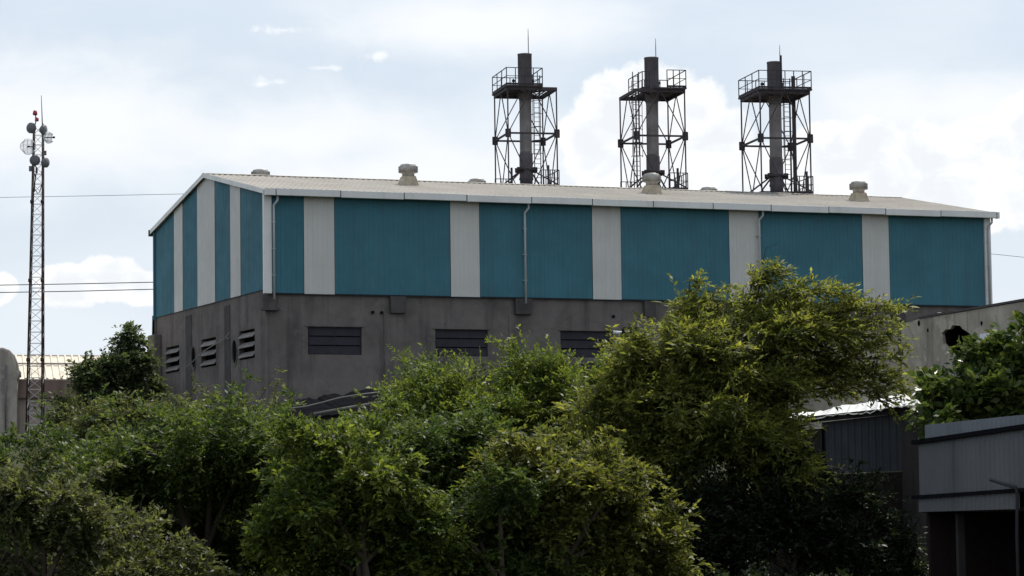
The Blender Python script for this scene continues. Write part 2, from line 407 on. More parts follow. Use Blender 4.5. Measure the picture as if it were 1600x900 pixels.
# soffit lining under the rake between wall and barge
# box gutter in lengths with dark joints
jp = [418, 430, 531, 630, 728, 829, 924, 1019, 1112.5, 1203, 1293, 1382, 1468, 1555.5, 1565]
jx = [on_y(p, 300+.03*(p-418), -OV).x for p in jp]; jx[0] = -EX0-.02; jx[-1] = HL+EX1+.05
for i in range(len(jx)-1):
    sg = .014*math.sin(i*2.7); b = MB(); b.box((jx[i]+.022, -OV-.16+sg*.6, zt-.32+sg), (jx[i+1]-.022, -OV+.10, zt+.045+sg)); b.build('gutter_length', MT['trim'], hall, .012)
b = MB(); b.box((jx[0]+.03, -OV-.15, zt-.30), (jx[-1]-.03, -OV+.08, zt+.03)); b.build('gutter_liner', MT['dark_slat'], hall)
b = MB(); b.box((-EX0-.05, HW+OV-.10, zt-.34), (HL+.3, HW+OV+.16, zt+.03)); b.build('gutter_length', MT['stained'], hall)
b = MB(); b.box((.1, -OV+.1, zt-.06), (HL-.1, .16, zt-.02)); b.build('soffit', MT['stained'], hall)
# downpipes
for p in (433.5, 821, 1187.5, 1546):
    x = on_y(p, 400, -.15).x
    if p == 433.5: x = .46
    if p == 1546: x = HL-.16
    b = MB(); b.tube([(x+.16, -.30, zt-.3), (x+.16, -.30, zt-.55), (x, -.13, zt-.80), (x, -.13, zt-1.1), (x, -.13, zc-.35)], .062, 10)
    for k in range(3): b.box((x-.1, -.15, zc+.9+1.4*k), (x+.1, .05, zc+.94+1.4*k))
    b.build('downpipe', MT['pipe'], hall)

# concrete base, openings cut as real recesses
zbot = 5.2
def wall_with_holes(mb, o, ex, ez, length, height, holes, thick):
    """planar wall with rectangular / polygon holes; o corner, ex run, ez up, thick = inward vector"""
    o = Vector(o); P = lambda s, h: o+ex*s+ez*h
    loops = [[P(0, 0), P(length, 0), P(length, height), P(0, height)]]
    for hl in holes: loops.append([P(s, h) for s, h in hl])
    mb.prism(loops, thick)
yF = .14                                       # face of the front base wall
wins = []
for (x0, x1, y0, y1) in ((481, 565.5, 510.5, 554.5), (680, 762.5, 514.5, 557), (875.5, 958, 517, 559), (1070, 1150, 521, 562), (1262, 1340, 525, 565)):
    a = on_y(x0, y0, yF); c2 = on_y(x1, y1, yF); wins.append((a.x, c2.x, c2.z, a.z))
b = MB(); wall_with_holes(b, (.15, yF, zbot), X, Z, HL-.3, zc-.02-zbot, [[(a-.15, z0-zbot), (c2-.15, z0-zbot), (c2-.15, z1-zbot), (a-.15, z1-zbot)] for a, c2, z0, z1 in wins], (0, .4, 0))
base = b.build('base_wall', MT['concrete'], hall)
for a, c2, z0, z1 in wins:
    wdw = MB(); wdw.box((a+.003, yF+.22, z0+.003), (c2-.003, yF+.36, z1-.003)); wo_ = wdw.build('window', MT['black'], hall)
    fr = MB()
    for q in ((a+.003, z0+.003, a+.07, z1-.003), (c2-.07, z0+.003, c2-.003, z1-.003), ((a+c2)/2-.03, z0+.003, (a+c2)/2+.03, z1-.003), (a+.003, z0+.003, c2-.003, z0+.05), (a+.003, z1-.05, c2-.003, z1-.003)):
        ho_ = .004 if q[2]-q[0] > .5 else 0; fr.box((q[0], yF+.09-ho_, q[1]), (q[2], yF+.17+ho_, q[3]))
    fr.build('frame', MT['dark_slat'], wo_)
    n = 3; hgt = (z1-z0)/n
    for k in range(n):
        sl = MB(); zz = z0+k*hgt
        sl.obox((a+.075, yF+.05, zz+.03), (c2-a-.15, 0, 0), (0, .06, hgt-.05), (0, .02, -.012))
        sl.build('louvre', MT['dark_slat'], wo_)
    sl = MB(); sl.box((a-.12, yF-.07, z1+.02), (c2+.12, yF+.01, z1+.09)); sl.build('lintel', MT['concrete'], wo_)
xG = .14
gw = []
for (x0, x1, y0, y1) in ((259.5, 280, 541, 582), (314.5, 337.5, 528.5, 573), (374, 398, 515.5, 561)):
    a = on_x(x0, (y0+y1)/2, xG); c2 = on_x(x1, (y0+y1)/2, xG); zm = (on_x((x0+x1)/2, y0, xG).z, on_x((x0+x1)/2, y1, xG).z)
    gw.append((c2.y, a.y, zm[1], zm[0]))
gh = []
for (x, y, r_) in ((303, 559, .62), (367, 550, .66)):
    p = on_x(x, y, xG); gh.append((p.y, p.z, r_))
holes = [[(a-.15, z0-zbot), (c2-.15, z0-zbot), (c2-.15, z1-zbot), (a-.15, z1-zbot)] for a, c2, z0, z1 in gw]
for y, z, r_ in gh: holes.append([(y-.15+r_*math.cos(k*math.pi/12)*.72, z-zbot+r_*math.sin(k*math.pi/12)) for k in range(24)])
b = MB(); wall_with_holes(b, (xG, .15, zbot), Y, Z, HW-.3, zc+.2-zbot, holes, (.4, 0, 0))
b.build('base_wall', MT['concrete'], hall)
b = MB(); b.box((.02, HW-.148, zbot), (HL, HW-.02, zc+.2)); b.build('base_wall', MT['concrete'], hall); b = MB(); b.box((HL-.149, .55, zbot), (HL-.02, HW-.15, zc)); b.build('base_wall', MT['concrete'], hall); b = MB(); b.box((.02, .02, zbot), (.145, .149, zc-.06))
b.build('base_wall', MT['concrete'], hall)
for a, c2, z0, z1 in gw:
    wdw = MB(); wdw.box((xG+.28, a+.003, z0+.003), (xG+.38, c2-.003, z1-.003)); lo_ = wdw.build('louvred_vent', MT['black'], hall)
    n = 3; hgt = (z1-z0)/n
    for k in range(n):
        sl = MB(); zz = z0+k*hgt
        sl.obox((xG-.10, a+.02, zz+.08), (.26, 0, hgt*.55), (0, c2-a-.04, 0), (-.02, 0, .03)); sl.build('blade', MT['louvre'], lo_)
for y, z, r_ in gh:
    rg = MB(); rg.lathe((xG+.03, y, z), [(r_*.715, 0), (r_*.715, .04)], 24, (1, 0, 0)); rg.v = [(vx, vy, z+(vz-z)/.715*.99) for vx, vy, vz in rg.v]; ho = rg.build('fan_opening', MT['black'], hall)  # black disc near the face stands in for the shade inside the opening
    q = MB()
    for k in range(24):
        a0, a1 = k*math.pi/12, (k+1)*math.pi/12
        f = lambda a, s: Vector((xG-.05, y+math.cos(a)*r_*.72*s, z+math.sin(a)*r_*s))
        q.hexa([f(a0, 1.0), f(a1, 1.0), f(a1, 1.14), f(a0, 1.14)] + [v+Vector((.05, 0, 0)) for v in (f(a0, 1.0), f(a1, 1.0), f(a1, 1.14), f(a0, 1.14))])
    q.build('rim', MT['concrete'], ho)
# pilasters on the gable, stained by the rain
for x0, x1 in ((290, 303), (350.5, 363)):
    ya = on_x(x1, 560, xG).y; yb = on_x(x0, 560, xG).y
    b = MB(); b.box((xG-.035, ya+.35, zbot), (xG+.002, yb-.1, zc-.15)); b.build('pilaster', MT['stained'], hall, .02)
# corbel ledges under the cladding
for (x0, x1, y0, y1, out) in ((608, 632, 463.5, 490, .28), (803, 829, 471, 492, .28), (1004, 1022, 470, 496, .28), (1196, 1216, 476, 500, .28), (1392, 1412, 479, 502, .28)):
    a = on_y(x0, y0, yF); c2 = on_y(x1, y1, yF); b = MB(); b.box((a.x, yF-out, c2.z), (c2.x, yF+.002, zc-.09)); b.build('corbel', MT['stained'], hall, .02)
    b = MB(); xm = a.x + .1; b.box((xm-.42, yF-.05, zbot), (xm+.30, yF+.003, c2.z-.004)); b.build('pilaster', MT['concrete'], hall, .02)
b = MB(); b.box((-.22, -.25, zc-.95), (.72, .139, zc-.80)); b.box((-.10, -.12, zc-.79), (.10, .1, zc-.1)); b.tube([(.55, -.15, zc-.8), (.62, -.2, zc-.4), (.70, -.15, zc-.15)], .03, 6)
b.build('corbel', MT['stained'], hall, .015)
for px, py in ((582, 488), (596, 488.5), (958, 494.5)):
    p = on_y(px, py, yF); b = MB(); b.box((p.x-.07, yF-.1, p.z-.07), (p.x+.07, yF+.003, p.z+.07)); b.build('pipe_stub', MT['black'], hall)
# thickened foot of the base at the far left corner
p = on_x(236, 524, -.2); b = MB(); b.box((-.32, HW-1.1, zbot), (.139, HW+.3, p.z)); b.build('buttress', MT['concrete'], hall, .05)
p = on_x(240, 505, 0); b = MB(); b.tube([(-.02, HW+.03, zc+.3), (-.05, HW+.03, zc-1.2), (-.12, HW+.05, zc-1.9)], .08, 8); b.build('pipe_or_shade_strip', MT['black'], hall)

# roof ventilators
nrm = Vector((0, -HR/(HW/2), 1)).normalized()
vsp = [on_plane(638, 290.5, roof_pt(0, 0), nrm), on_plane(1018.5, 304, roof_pt(0, 0), nrm), on_plane(1342, 315.5, roof_pt(0, 0), nrm)]
for p in ((407, 266.5), (745, 281), (1107, 294)):
    q = on_y(p[0], p[1], HW*.68); vsp.append(Vector((q.x, q.y, roof_pt(0, q.y).z + (q.z-roof_pt(0, q.y).z-1.17))))
for i, p in enumerate(vsp):
    z = p.z + .04
    b = MB(); rb = 1.0
    b.hexa([Vector((p.x+sx*.56, p.y+sy*.56, z-.25+(sy*.11))) for sx, sy in ((-1, -1), (1, -1), (1, 1), (-1, 1))] + [Vector((p.x+sx*.34, p.y+sy*.34, z+.50)) for sx, sy in ((-1, -1), (1, -1), (1, 1), (-1, 1))])
    v = b.build('roof_ventilator', MT['vent_base'], hall, .03)
    b = MB(); b.lathe((p.x, p.y, z+.49), [(.36, 0), (.34, .14), (.42, .2), (.50, .32), (.53, .45), (.50, .56), (.44, .62), (.44, .66), (.30, .70), (.06, .73)], 28)
    for k in range(28):
        a = k*2*math.pi/28
        b.obox((p.x+.44*math.cos(a), p.y+.44*math.sin(a), z+.71), (.11*math.cos(a), .11*math.sin(a), 0), (-.02*math.sin(a), .02*math.cos(a), 0), (0, 0, .34))
    b.build('turbine_head', MT['galv'], v)

# ------------------------------------------------------------------ exhaust towers behind the hall
def tower(px, ymid, d, label, var):
    c = at(px, ymid, d); k = F_PX/d
    t = empty('exhaust_tower', (c.x, c.y, gz(c)), label, 'exhaust tower', 'exhaust towers behind the hall')
    hx, hy = 1.58, 1.95; zm = c.z; zd = zm+2.95; zb = zm-3.35; zg = gz(c)
    P = lambda sx, sy, z: Vector((c.x+sx*hx, c.y+sy*hy, z))
    corners = ((-1, -1), (1, -1), (1, 1), (-1, 1))
    for sx, sy in corners:
        b = MB(); b.bar(P(sx, sy, zg), P(sx, sy, zd), .075); b.build('leg', MT['steel'], t)
    b = MB(); gp = MB()
    for i in range(4):
        a = corners[i]; e = corners[(i+1) % 4]
        b.bar(P(*a, zm), P(*e, zm), .09, .115); b.bar(P(*a, zb), P(*e, zb), .13, .17)
        m = ((a[0]+e[0])/2, (a[1]+e[1])/2)
        for q in (a, e):
            b.bar(P(*q, zm), P(*m, zd-.05), .055); b.bar(P(*q, zm), P(*m, zb), .055)
        for z0, z1 in ((zb, zb-4.5), (zb-4.5, zb-9)):
            b.bar(P(*a, z1), P(*e, z1), .12); b.bar(P(*a, z0), P(*e, z1), .075)
    b.build('bracing', MT['steel'], t)
    for sx, sy in corners:
        gp = MB(); q = P(sx, sy, zm)
        gp.box((q.x-.17, q.y-.08, zm-.26), (q.x+.17, q.y+.08, zm+.26)); gp.box((q.x-.08, q.y-.17, zm-.26), (q.x+.08, q.y+.17, zm+.26)); gp.build('gusset', MT['steel'], t)
    # stack with its sooty foot, collar and rod
    tops = {0: 84.5, 1: 90.2, 2: 97.2}[var]; zt_ = at(px, tops, d).z
    b = MB(); b.lathe((c.x, c.y, zg), [(.385, 0), (.385, zd-zg-.8), (.395, zd-zg-.55)], 24); st = b.build('stack', MT['stack'], t)
    b = MB(); b.lathe((c.x, c.y, zd-.55), [(.40, 0), (.46, .12), (.46, .5), (.45, .6), (.45, zt_-zd+.53), (.465, zt_-zd+.54), (.465, zt_-zd+.62), (.40, zt_-zd+.62), (.38, zt_-zd+.2)], 24); b.build('stack_top', MT['stack_hot'], st)
    zs = zm-.95
    b = MB(); b.lathe((c.x, c.y, zs-2.6), [(.41, 0), (.41, .75), (.47, .85), (.43, 1.0), (.43, 2.45), (.38, 2.62)], 24); b.build('stack_sleeve', MT['stack_hot'], st)
    rod = {0: 43.5, 1: 59, 2: 69}[var]; zr = at(px, rod, d).z
    b = MB(); rx = {0: .18, 1: .22, 2: .28}[var]
    b.tube([(c.x+rx, c.y-.3, zt_-.8), (c.x+rx, c.y-.3, zr-.6), (c.x+rx, c.y-.3, zr)], [.028, .024, .012], 6)
    if var == 2: b.tube([(c.x+rx+.06, c.y-.33, zt_-1.8), (c.x+rx+.06, c.y-.33, zt_+.45)], .055, 6)
    b.build('lightning_rod', MT['steel'], st)
    b = MB()
    for sx, sy in corners:
        b.bar((c.x+sx*.35, c.y+sy*.25, zs-1.2), P(sx, sy, zb+.12), .075)
        b.box((c.x+sx*.52-.14, c.y+sy*.3-.05, zs-1.3), (c.x+sx*.52+.14, c.y+sy*.3+.05, zs-1.0))
    b.box((c.x-.6, c.y-.5, zs-1.2), (c.x+.6, c.y+.5, zs-1.1))
    b.build('stay', MT['steel'], t)
    b = MB()
    for sx, sy in corners: b.bar((c.x, c.y, zd-.1), P(sx, sy, zd-.1), .1)
    b.build('cross_beam', MT['steel'], t)
    # deck: var 0 leaves the right third open, var 1 the left third
    x0, x1 = {0: (-1.08, .42), 1: (-.32, 1.06), 2: (-1.08, 1.08)}[var]
    b = MB()
    b.box((c.x+x0*hx, c.y-hy*1.12, zd), (c.x-.47, c.y+hy*1.12, zd+.09)) if c.x+x0*hx < c.x-.47 else None
    b.box((c.x+.47, c.y-hy*1.12, zd), (c.x+x1*hx, c.y+hy*1.12, zd+.09))
    xa, xb = max(c.x-.468, c.x+x0*hx), .468+c.x
    b.box((xa, c.y-hy*1.12, zd), (xb, c.y-.47, zd+.09)); b.box((xa, c.y+.47, zd), (xb, c.y+hy*1.12, zd+.09))
    for i in range(4):
        a = corners[i]; e = corners[(i+1) % 4]; b.bar(P(*a, zd-.1), P(*e, zd-.1), .12, .2)
    if var != 2:
        s0, s1 = ((.47, 1.0) if var == 0 else (-1.0, -.36))
        for k in range(1, 4): xx = c.x+hx*(s0+(s1-s0)*k/4); b.bar((xx, c.y-hy, zd-.05), (xx, c.y+hy, zd-.05), .06)
    b.build('platform', MT['steel'], t)
    # guard rails
    def rail(mb, p, q, h, posts, toe=True):
        p = Vector(p); q = Vector(q)
        for f in ((1.0, .045), (.52, .035)) : mb.bar(p+Z*h*f[0], q+Z*h*f[0], f[1])
        if toe: mb.bar(p+Z*.08, q+Z*.08, .02, .12)
        for i in range(posts+1): r_ = p+(q-p)*(i/posts); mb.bar(r_, r_+Z*h, .05)
    yy = hy*1.08; zz = zd+.09; xl, xr = c.x+x0*hx*.98, c.x+x1*hx*.98
    b = MB()
    if var == 1:
        rail(b, (c.x+.42, c.y-yy, zz), (xr, c.y-yy, zz), 1.1, 3); rail(b, (xr, c.y-yy, zz), (xr, c.y+yy, zz), 1.1, 3); rail(b, (c.x+.1, c.y+yy, zz), (xr, c.y+yy, zz), 1.1, 3)
        b.build('guard_rail', MT['steel'], t); b = MB()
        rail(b, (c.x-.95, c.y-yy*.6, zz), (c.x-.5, c.y-yy*.6, zz), 1.1, 1); rail(b, (c.x-.95, c.y-yy*.6, zz), (c.x-.95, c.y+yy, zz), 1.1, 3)
        b.bar((c.x-.68, c.y-yy*.6, zz), (c.x-.68, c.y-yy*.6, zz+1.7), .06)
    else:
        rail(b, (xl, c.y-yy, zz), (xr, c.y-yy, zz), 1.1, 6 if var == 2 else 4); rail(b, (xl, c.y+yy, zz), (xr, c.y+yy, zz), 1.1, 6 if var == 2 else 4)
        rail(b, (xl, c.y-yy, zz), (xl, c.y+yy, zz), 1.1, 3); rail(b, (xr, c.y-yy, zz), (xr, c.y+yy, zz), 1.1, 3)
    b.build('guard_rail', MT['steel'], t)
    for s in ((-1, 1) if var != 1 else (1,)):
        b = MB(); b.box((c.x+s*.62-.1, c.y+.5, zz+.02), (c.x+s*.62+.1, c.y+.75, zz+.38)); b.bar((c.x+s*.62, c.y+.6, zz), (c.x+s*.62, c.y+.6, zz+.8), .07); b.box((c.x+s*.62-.09, c.y+.55, zz+.6), (c.x+s*.62+.12, c.y+.66, zz+.74))
        b.build('sensor_box', MT['steel'], t)
    # ladder with hoops
    lx = {0: .82, 1: -.98, 2: .86}[var]; ly = .25; lw = .2
    b = MB(); top = zd+(1.1 if var != 1 else 1.4)
    for s in (-1, 1): b.bar((c.x+lx+s*lw, c.y+ly, zb), (c.x+lx+s*lw, c.y+ly, top), .05)
    z = zb+.2
    while z < top: b.bar((c.x+lx-lw, c.y+ly, z), (c.x+lx+lw, c.y+ly, z), .03); z += .3
    ld = b.build('ladder', MT['steel'], t)
    b = MB(); z = zb+2.3
    arc = [(-.36*math.cos(a), -.55*math.sin(a)) for a in [k*math.pi/8 for k in range(9)]]
    while z < zd+.9:
        for i in range(8): b.bar((c.x+lx+arc[i][0], c.y+ly+arc[i][1], z), (c.x+lx+arc[i+1][0], c.y+ly+arc[i+1][1], z), .035)
        z += .85
    for i in (1, 4, 7): b.bar((c.x+lx+arc[i][0], c.y+ly+arc[i][1], zb+2.3), (c.x+lx+arc[i][0], c.y+ly+arc[i][1], zd+.8), .03)
    b.build('cage', MT['steel'], ld)
    if var == 2:
        b = MB(); b.box((c.x+1.10, c.y-.05, zb), (c.x+1.32, c.y+.07, zd+1.2)); b.build('cable_tray', MT['steel'], t)
    # lower deck and its rails
    b = MB(); b.box((c.x-hx*1.05, c.y-hy*1.05, zb-.12), (c.x+hx*1.08, c.y+hy*1.05, zb-.04)); b.build('lower_deck', MT['steel'], t)
    b = MB(); zl = zb-.04
    rail(b, (c.x+.5, c.y-yy, zl), (c.x+hx*1.04, c.y-yy, zl), 1.05, 4); rail(b, (c.x+hx*1.04, c.y-yy, zl), (c.x+hx*1.04, c.y+yy, zl), 1.05, 3)
    q = c.x+{0: .95, 1: 1.0, 2: 1.25}[var]; b.bar((q, c.y-yy, zl), (q, c.y-yy, zl+1.35), .12)
    b.build('lower_rail', MT['steel'], t)
    if var != 2:
        b = MB(); rail(b, (c.x-hx, c.y+yy, zl), (c.x-.5, c.y+yy, zl), .95, 3); b.build('lower_rail', MT['steel'], t)
    if var == 0:
        b = MB(); b.bar((c.x-1.0, c.y-.2, zl-.02), (c.x-1.0, c.y-.2, zl+1.4), .12); b.build('valve_stem', MT['steel'], t)
    t.rotation_euler.z = R(-10)
    return t
tower(821.5, 214.5, 187, 'leftmost exhaust tower, its guard rail stopping short of the bare right deck side', 0)
tower(1019.8, 218.5, 185, 'middle exhaust tower, deck open on the left and railed on the right', 1)
tower(1212.2, 222.5, 181, 'exhaust tower with rail all round its deck and thick cable tray by the ladder', 2)

# ------------------------------------------------------------------ communications mast
MD = 150
def mp(px, py): return at(px, py, MD)
mb0 = mp(53, 700); mast = empty('communications_mast', (mb0.x, mb0.y, gz(mb0)), 'slim lattice communications mast carrying dishes and a red beacon', 'mast')
zg = gz(mb0); bk = GF*.6
def legpt(side, z, back=False):
    # left leg runs (41,662)->(52.5,205), right (65.5,662)->(67,205) in height
    z0 = mp(53, 662).z; z1 = mp(60, 205).z; f = (z-z0)/(z1-z0)
    a = mp(41, 662) if side == 0 else mp(65.5, 662); e = mp(52.5, 205) if side == 0 else mp(66.5, 205)
    p = a.lerp(e, f); p.z = z
    return p + (bk*(1-.45*f) if back else Vector((0, 0, 0)))
ztop = mp(60, 193).z
for back in (False, True):
    for s in (0, 1):
        b = MB(); b.tube([legpt(s, zg, back), legpt(s, ztop, back)], .046 if not back else .04, 8); b.build('leg', MT['mast'], mast)
b = MB(); z = zg; i = 0
while z < ztop-.5:
    f = (z-zg)/(ztop-zg); st = .62-.14*f
    b.bar(legpt(0, z), legpt(1, z), .022)
    b.bar(legpt(0, z), legpt(1, z+st), .022); b.bar(legpt(1, z), legpt(0, z+st), .022)
    for s in (0, 1): b.bar(legpt(s, z, i % 2 == 0), legpt(s, z+st, i % 2 == 1), .022)
    b.bar(legpt(0, z, True), legpt(1, z, True), .02)
    z += st; i += 1
b.build('lattice', MT['lattice'], mast)
b = MB()
for y in (315, 438, 562):
    for s in (0, 1):
        z = mp(53, y).z; q = legpt(s, z); b = MB(); b.lathe(q-Z*.09, [(.09, 0), (.09, .18)], 10); b.build('flange', MT['mast'], mast)
b = MB(); q = legpt(1, ztop); b.tube([legpt(1, ztop-1.2)-fwd*.08, legpt(1, ztop)-fwd*.08, mp(64.5, 149)], [.035, .03, .014], 6); b.build('lightning_rod', MT['dish'], mast)
b = MB(); q = mp(56, 190); b.tube([legpt(0, ztop-.4), q, mp(55.5, 178)], .03, 6); bp = b.build('beacon_pole', MT['dish'], mast)
b = MB(); q = mp(54.8, 180); b.lathe(q, [(.10, 0), (.12, .03), (.12, .12), (.09, .22), (.03, .26)], 14); b.build('beacon', MT['red'], bp)
b = MB(); q = mp(57.5, 189.5); b.lathe(q, [(.09, 0), (.10, .02), (.10, .16), (.06, .2)], 12); b.build('beacon', MT['red'], bp)
lft = -RT; tow = -fwd
def dish(px, py, r_, axis, leg, m='dish'):
    c0 = mp(px, py); ax = Vector(axis).normalized()
    b = MB(); b.lathe(c0-ax*.14, [(r_*.2, -.10), (r_*.55, -.04), (r_*.9, .05), (r_, .10), (r_, .2), (r_*.85, .24), (.02, .28)], 24, ax); dd = b.build('dish', MT[m], mast)
    b = MB(); b.tube([c0-ax*.2, legpt(leg, c0.z)], .04, 6); b.build('bracket', MT['mast'], dd)
dish(49, 200, .28, tow*.9+lft*.5+Z*.05, 0); dish(68.5, 203, .27, RT*.95+tow*.25, 1)
dish(54.5, 250.5, .27, tow*.9-lft*.3, 0); dish(71, 254, .26, RT*.92+tow*.5, 1)
def grid(px, py, w, h, axis, leg):
    c0 = mp(px, py); ax = Vector(axis).normalized(); r_ = Z.cross(ax).normalized(); b = MB(); n = 13
    def gp(u, v): 
        rr = (u*u*w*w+v*v*h*h)*.55; k = 1-.10*(u*u*v*v)*4
        return c0 + r_*u*w*.5*k*2*.5 + Z*v*h*.5*k - ax*(.18-rr)
    for i in range(n):
        v = -1+2*i/(n-1)
        b.tube([gp(u, v) for u in (-1, -.6, -.2, .2, .6, 1)], .016, 4)
    for u in (-1, -.5, 0, .5, 1): b.tube([gp(u, v) for v in (-1, -.5, 0, .5, 1)], .014, 4)
    g_ = b.build('grid_antenna', MT['grid'], mast)
    b = MB(); b.bar(c0-ax*.2, c0+ax*.45, .04); b.lathe(c0+ax*.38, [(.05, 0), (.06, .05), (.05, .12)], 8, ax); b.tube([c0-ax*.2, legpt(leg, c0.z)], .03, 6); b.build('feed', MT['mast'], g_)
grid(43, 229.5, .80, .80, tow*.8+lft*.2+RT*.45, 0); grid(74, 215, .60, .60, tow*.55+RT*.8, 1)
for px, py, w, h in ((47.5, 263.5, .16, .28), (69.5, 239, .18, .24), (57, 266, .10, .3)):
    q = mp(px, py); b = MB(); b.obox(q-RT*w/2-Z*h/2, RT*w, fwd*.12, Z*h); b.build('radio_unit', MT['dish'], mast, .015)
b = MB(); b.tube([mp(52, 254), mp(57, 262), mp(56, 274), mp(52.5, 300), mp(52, 330)], .03, 6); b.build('cable', MT['wire'], mast)
b = MB(); b.tube([mp(70, 256), mp(65, 268), mp(66, 285), mp(62, 300), mp(58.5, 302), mp(55, 296)], .022, 6); b.build('cable', MT['wire'], mast)
b = MB(); b.tube([mp(50, 262), mp(55, 275), mp(54, 300)], .02, 6)
b.build('cable', MT['wire'], mast)

# ------------------------------------------------------------------ low building on the far left
BD = 168
bl = at(60, 640, BD); lb = empty('low_building', (bl.x, bl.y, gz(bl)), 'low plastered building with cream corrugated roof and curved grey parapet behind the mast', 'building')
def lp(px, py, d=BD): return at(px, py, d)
eL, eR = lp(20, 592), lp(222, 593); rL, rR = lp(16, 555.5, BD+4.5), lp(222, 557, BD+4.5)
run = (eR-eL); slope = rL-eL
b = MB(); pr = rib_profile(run.length, .42, .07); b0 = len(b.v); ru = run.normalized(); nn = ru.cross(slope).normalized()
for s, q in pr:
    for f in (0, 1): b.v.append(tuple(eL+ru*s+slope*f+nn*q))
    for f in (0, 1): b.v.append(tuple(eL+ru*s+slope*f-nn*.06))
for i in range(len(pr)-1):
    a = b0+4*i; c2 = a+4
    for q in ((a, c2, c2+1, a+1), (a+2, a+3, c2+3, c2+2), (a, a+2, c2+2, c2), (a+1, c2+1, c2+3, a+3)): b.f.append(q); b.smooth.append(False)
b.build('roof', MT['far_roof'], lb)
b = MB(); q0 = lp(18, 556, BD+4.6); q1 = lp(222, 557.5, BD+4.6); b.bar(q0, q1, .35, .12); b.build('ridge_cap', MT['far_roof'], lb)
b = MB(); q0 = lp(12, 562, BD-.0)*1; b.bar(lp(24, 568, BD+2.6), lp(222, 569, BD+2.6), .08, .10); b.build('roof_rail', MT['galv'], lb)
zlow = gz(bl)-.6
def wallq(mb, pxa, pxb, py, d, depth, zl):
    a = at(pxa, py, d); e = at(pxb, py, d); mb.hexa([Vector((v.x, v.y, zl)) for v in (a, e, e+GF*depth, a+GF*depth)] + [a, e, e+GF*depth, a+GF*depth])
b = MB(); wallq(b, 20, 222, 596, BD+.35, 9, zlow); b.build('wall', MT['plaster'], lb)
b = MB(); a = at(18, 592.5, BD+.02); e = at(222, 593.5, BD+.02); z1 = at(18, 622, BD).z
b.hexa([Vector((v.x, v.y, z1)) for v in (a, e, e+GF*.32, a+GF*.32)] + [a, e, e+GF*.32, a+GF*.32]); b.build('cornice', MT['cornice'], lb)
prof = [(-260, 690), (26, 690), (26.5, 592), (29, 589), (29, 583), (26, 580), (24.5, 570), (20, 559), (13, 551), (5, 548), (-10, 548), (-60, 548), (-260, 548)]
b = MB(); b.prism([[at(x, y, BD-.6) for x, y in prof]], GF*.55); b.build('parapet', MT['parapet'], lb)
b = MB(); cp = [(29.8, 590), (29.8, 582), (27, 579), (25.5, 569.5), (20.8, 558), (13.5, 549.6), (5, 546.4), (-60, 546.4)]
b.tube([at(x, y, BD-.35) for x, y in cp], .13, 8); b.build('coping', MT['parapet'], lb)
b = MB(); b.tube([at(8.5, 570, BD-.72), at(8.5, 690, BD-.72)], .05, 8); b.build('pipe_or_shade_strip', MT['dish'], lb)

# ------------------------------------------------------------------ overhead wires and the pole behind the hall
WD = 215
pw = at(690, 440, WD); pole = empty('utility_pole', (pw.x, pw.y, gz(pw)), 'utility pole standing hidden behind the factory hall', 'pole')
b = MB(); b.tube([(pw.x, pw.y, gz(pw)), (pw.x, pw.y, at(690, 300, WD).z)], [.16, .11], 10); b.build('shaft', MT['post'], pole)
for y in (303, 441, 452):
    b = MB(); b.bar(at(672, y, WD-.15), at(708, y, WD-.15), .1); b.build('crossarm', MT['steel'], pole)
def wire(p, d1, label, r_=.022):
    b = MB(); b.tube(p, r_, 5); tag(b.build('overhead_wire', MT['wire']), label, 'wire', 'overhead wires beside the hall')
def span(pts, d):
    return [at(x, y, d) for x, y in pts]
wire(span([(-900, 318), (-400, 313), (0, 308.5), (140, 306), (288, 303), (450, 301.5), (690, 302)], WD), 0, 'thin high overhead wire meeting the gable roof edge left of the hall', .016)
wire(span([(-900, 446), (-400, 447), (0, 445.5), (120, 443.5), (236, 441), (450, 439), (690, 440)], WD), 0, 'upper wire of the pair crossing behind the mast low beside the hall', .032)
wire(span([(-900, 461), (-400, 459), (0, 457), (120, 455), (236, 452), (450, 450), (690, 451)], WD), 0, 'lower wire of the pair crossing behind the mast low beside the hall', .032)
wire(span([(690, 303), (900, 330), (1200, 364), (1562, 398), (1600, 402), (1900, 425), (2300, 450)], WD), 0, 'single thin wire leaving the right end of the hall', .016)

# ------------------------------------------------------------------ concrete outbuilding with a broken hole, right
cA = at(1404, 510, 104); cB = at(1660, 461, 90)
ob = empty('concrete_outbuilding', (cA.x, cA.y, gz(cA)), 'flat roofed pale concrete outbuilding with a jagged black hole in its wall', 'outbuilding')
def face_pt(px, py):                            # point on the vertical plane through cA and cB
    h = Vector((cB.x-cA.x, cB.y-cA.y, 0)).normalized(); n = h.cross(Z); return on_plane(px, py, cA, n)
hdir = Vector((cB.x-cA.x, cB.y-cA.y, 0)).normalized(); inn = hdir.cross(Z); inn = inn if inn.dot(fwd) > 0 else -inn
random.seed(4)
hole_px = [(1471, 521), (1477, 515), (1485, 514), (1488, 508), (1500, 509), (1504, 514), (1509, 517), (1515, 521), (1518, 530), (1516, 541), (1508, 549), (1495, 551), (1483, 547), (1474, 537)]
outer = [(1404, 690), (1404, 509), (1420, 503), (1440, 497.5), (1470, 492.5), (1500, 488), (1540, 481), (1580, 474.5), (1610, 469), (1660, 461), (1660, 690)]
outer = [face_pt(x, y) for x, y in outer]
for i in (0, -1): outer[i] = Vector((outer[i].x, outer[i].y, gz(outer[i])-.6))
b = MB(); b.prism([outer, [face_pt(x, y) for x, y in hole_px]], inn*.11); b.build('wall', MT['pale_concrete'], ob)
b = MB(); tp = [(1436, 498), (1470, 492), (1500, 487), (1540, 480.3), (1580, 473.5), (1610, 468.3), (1660, 460)]
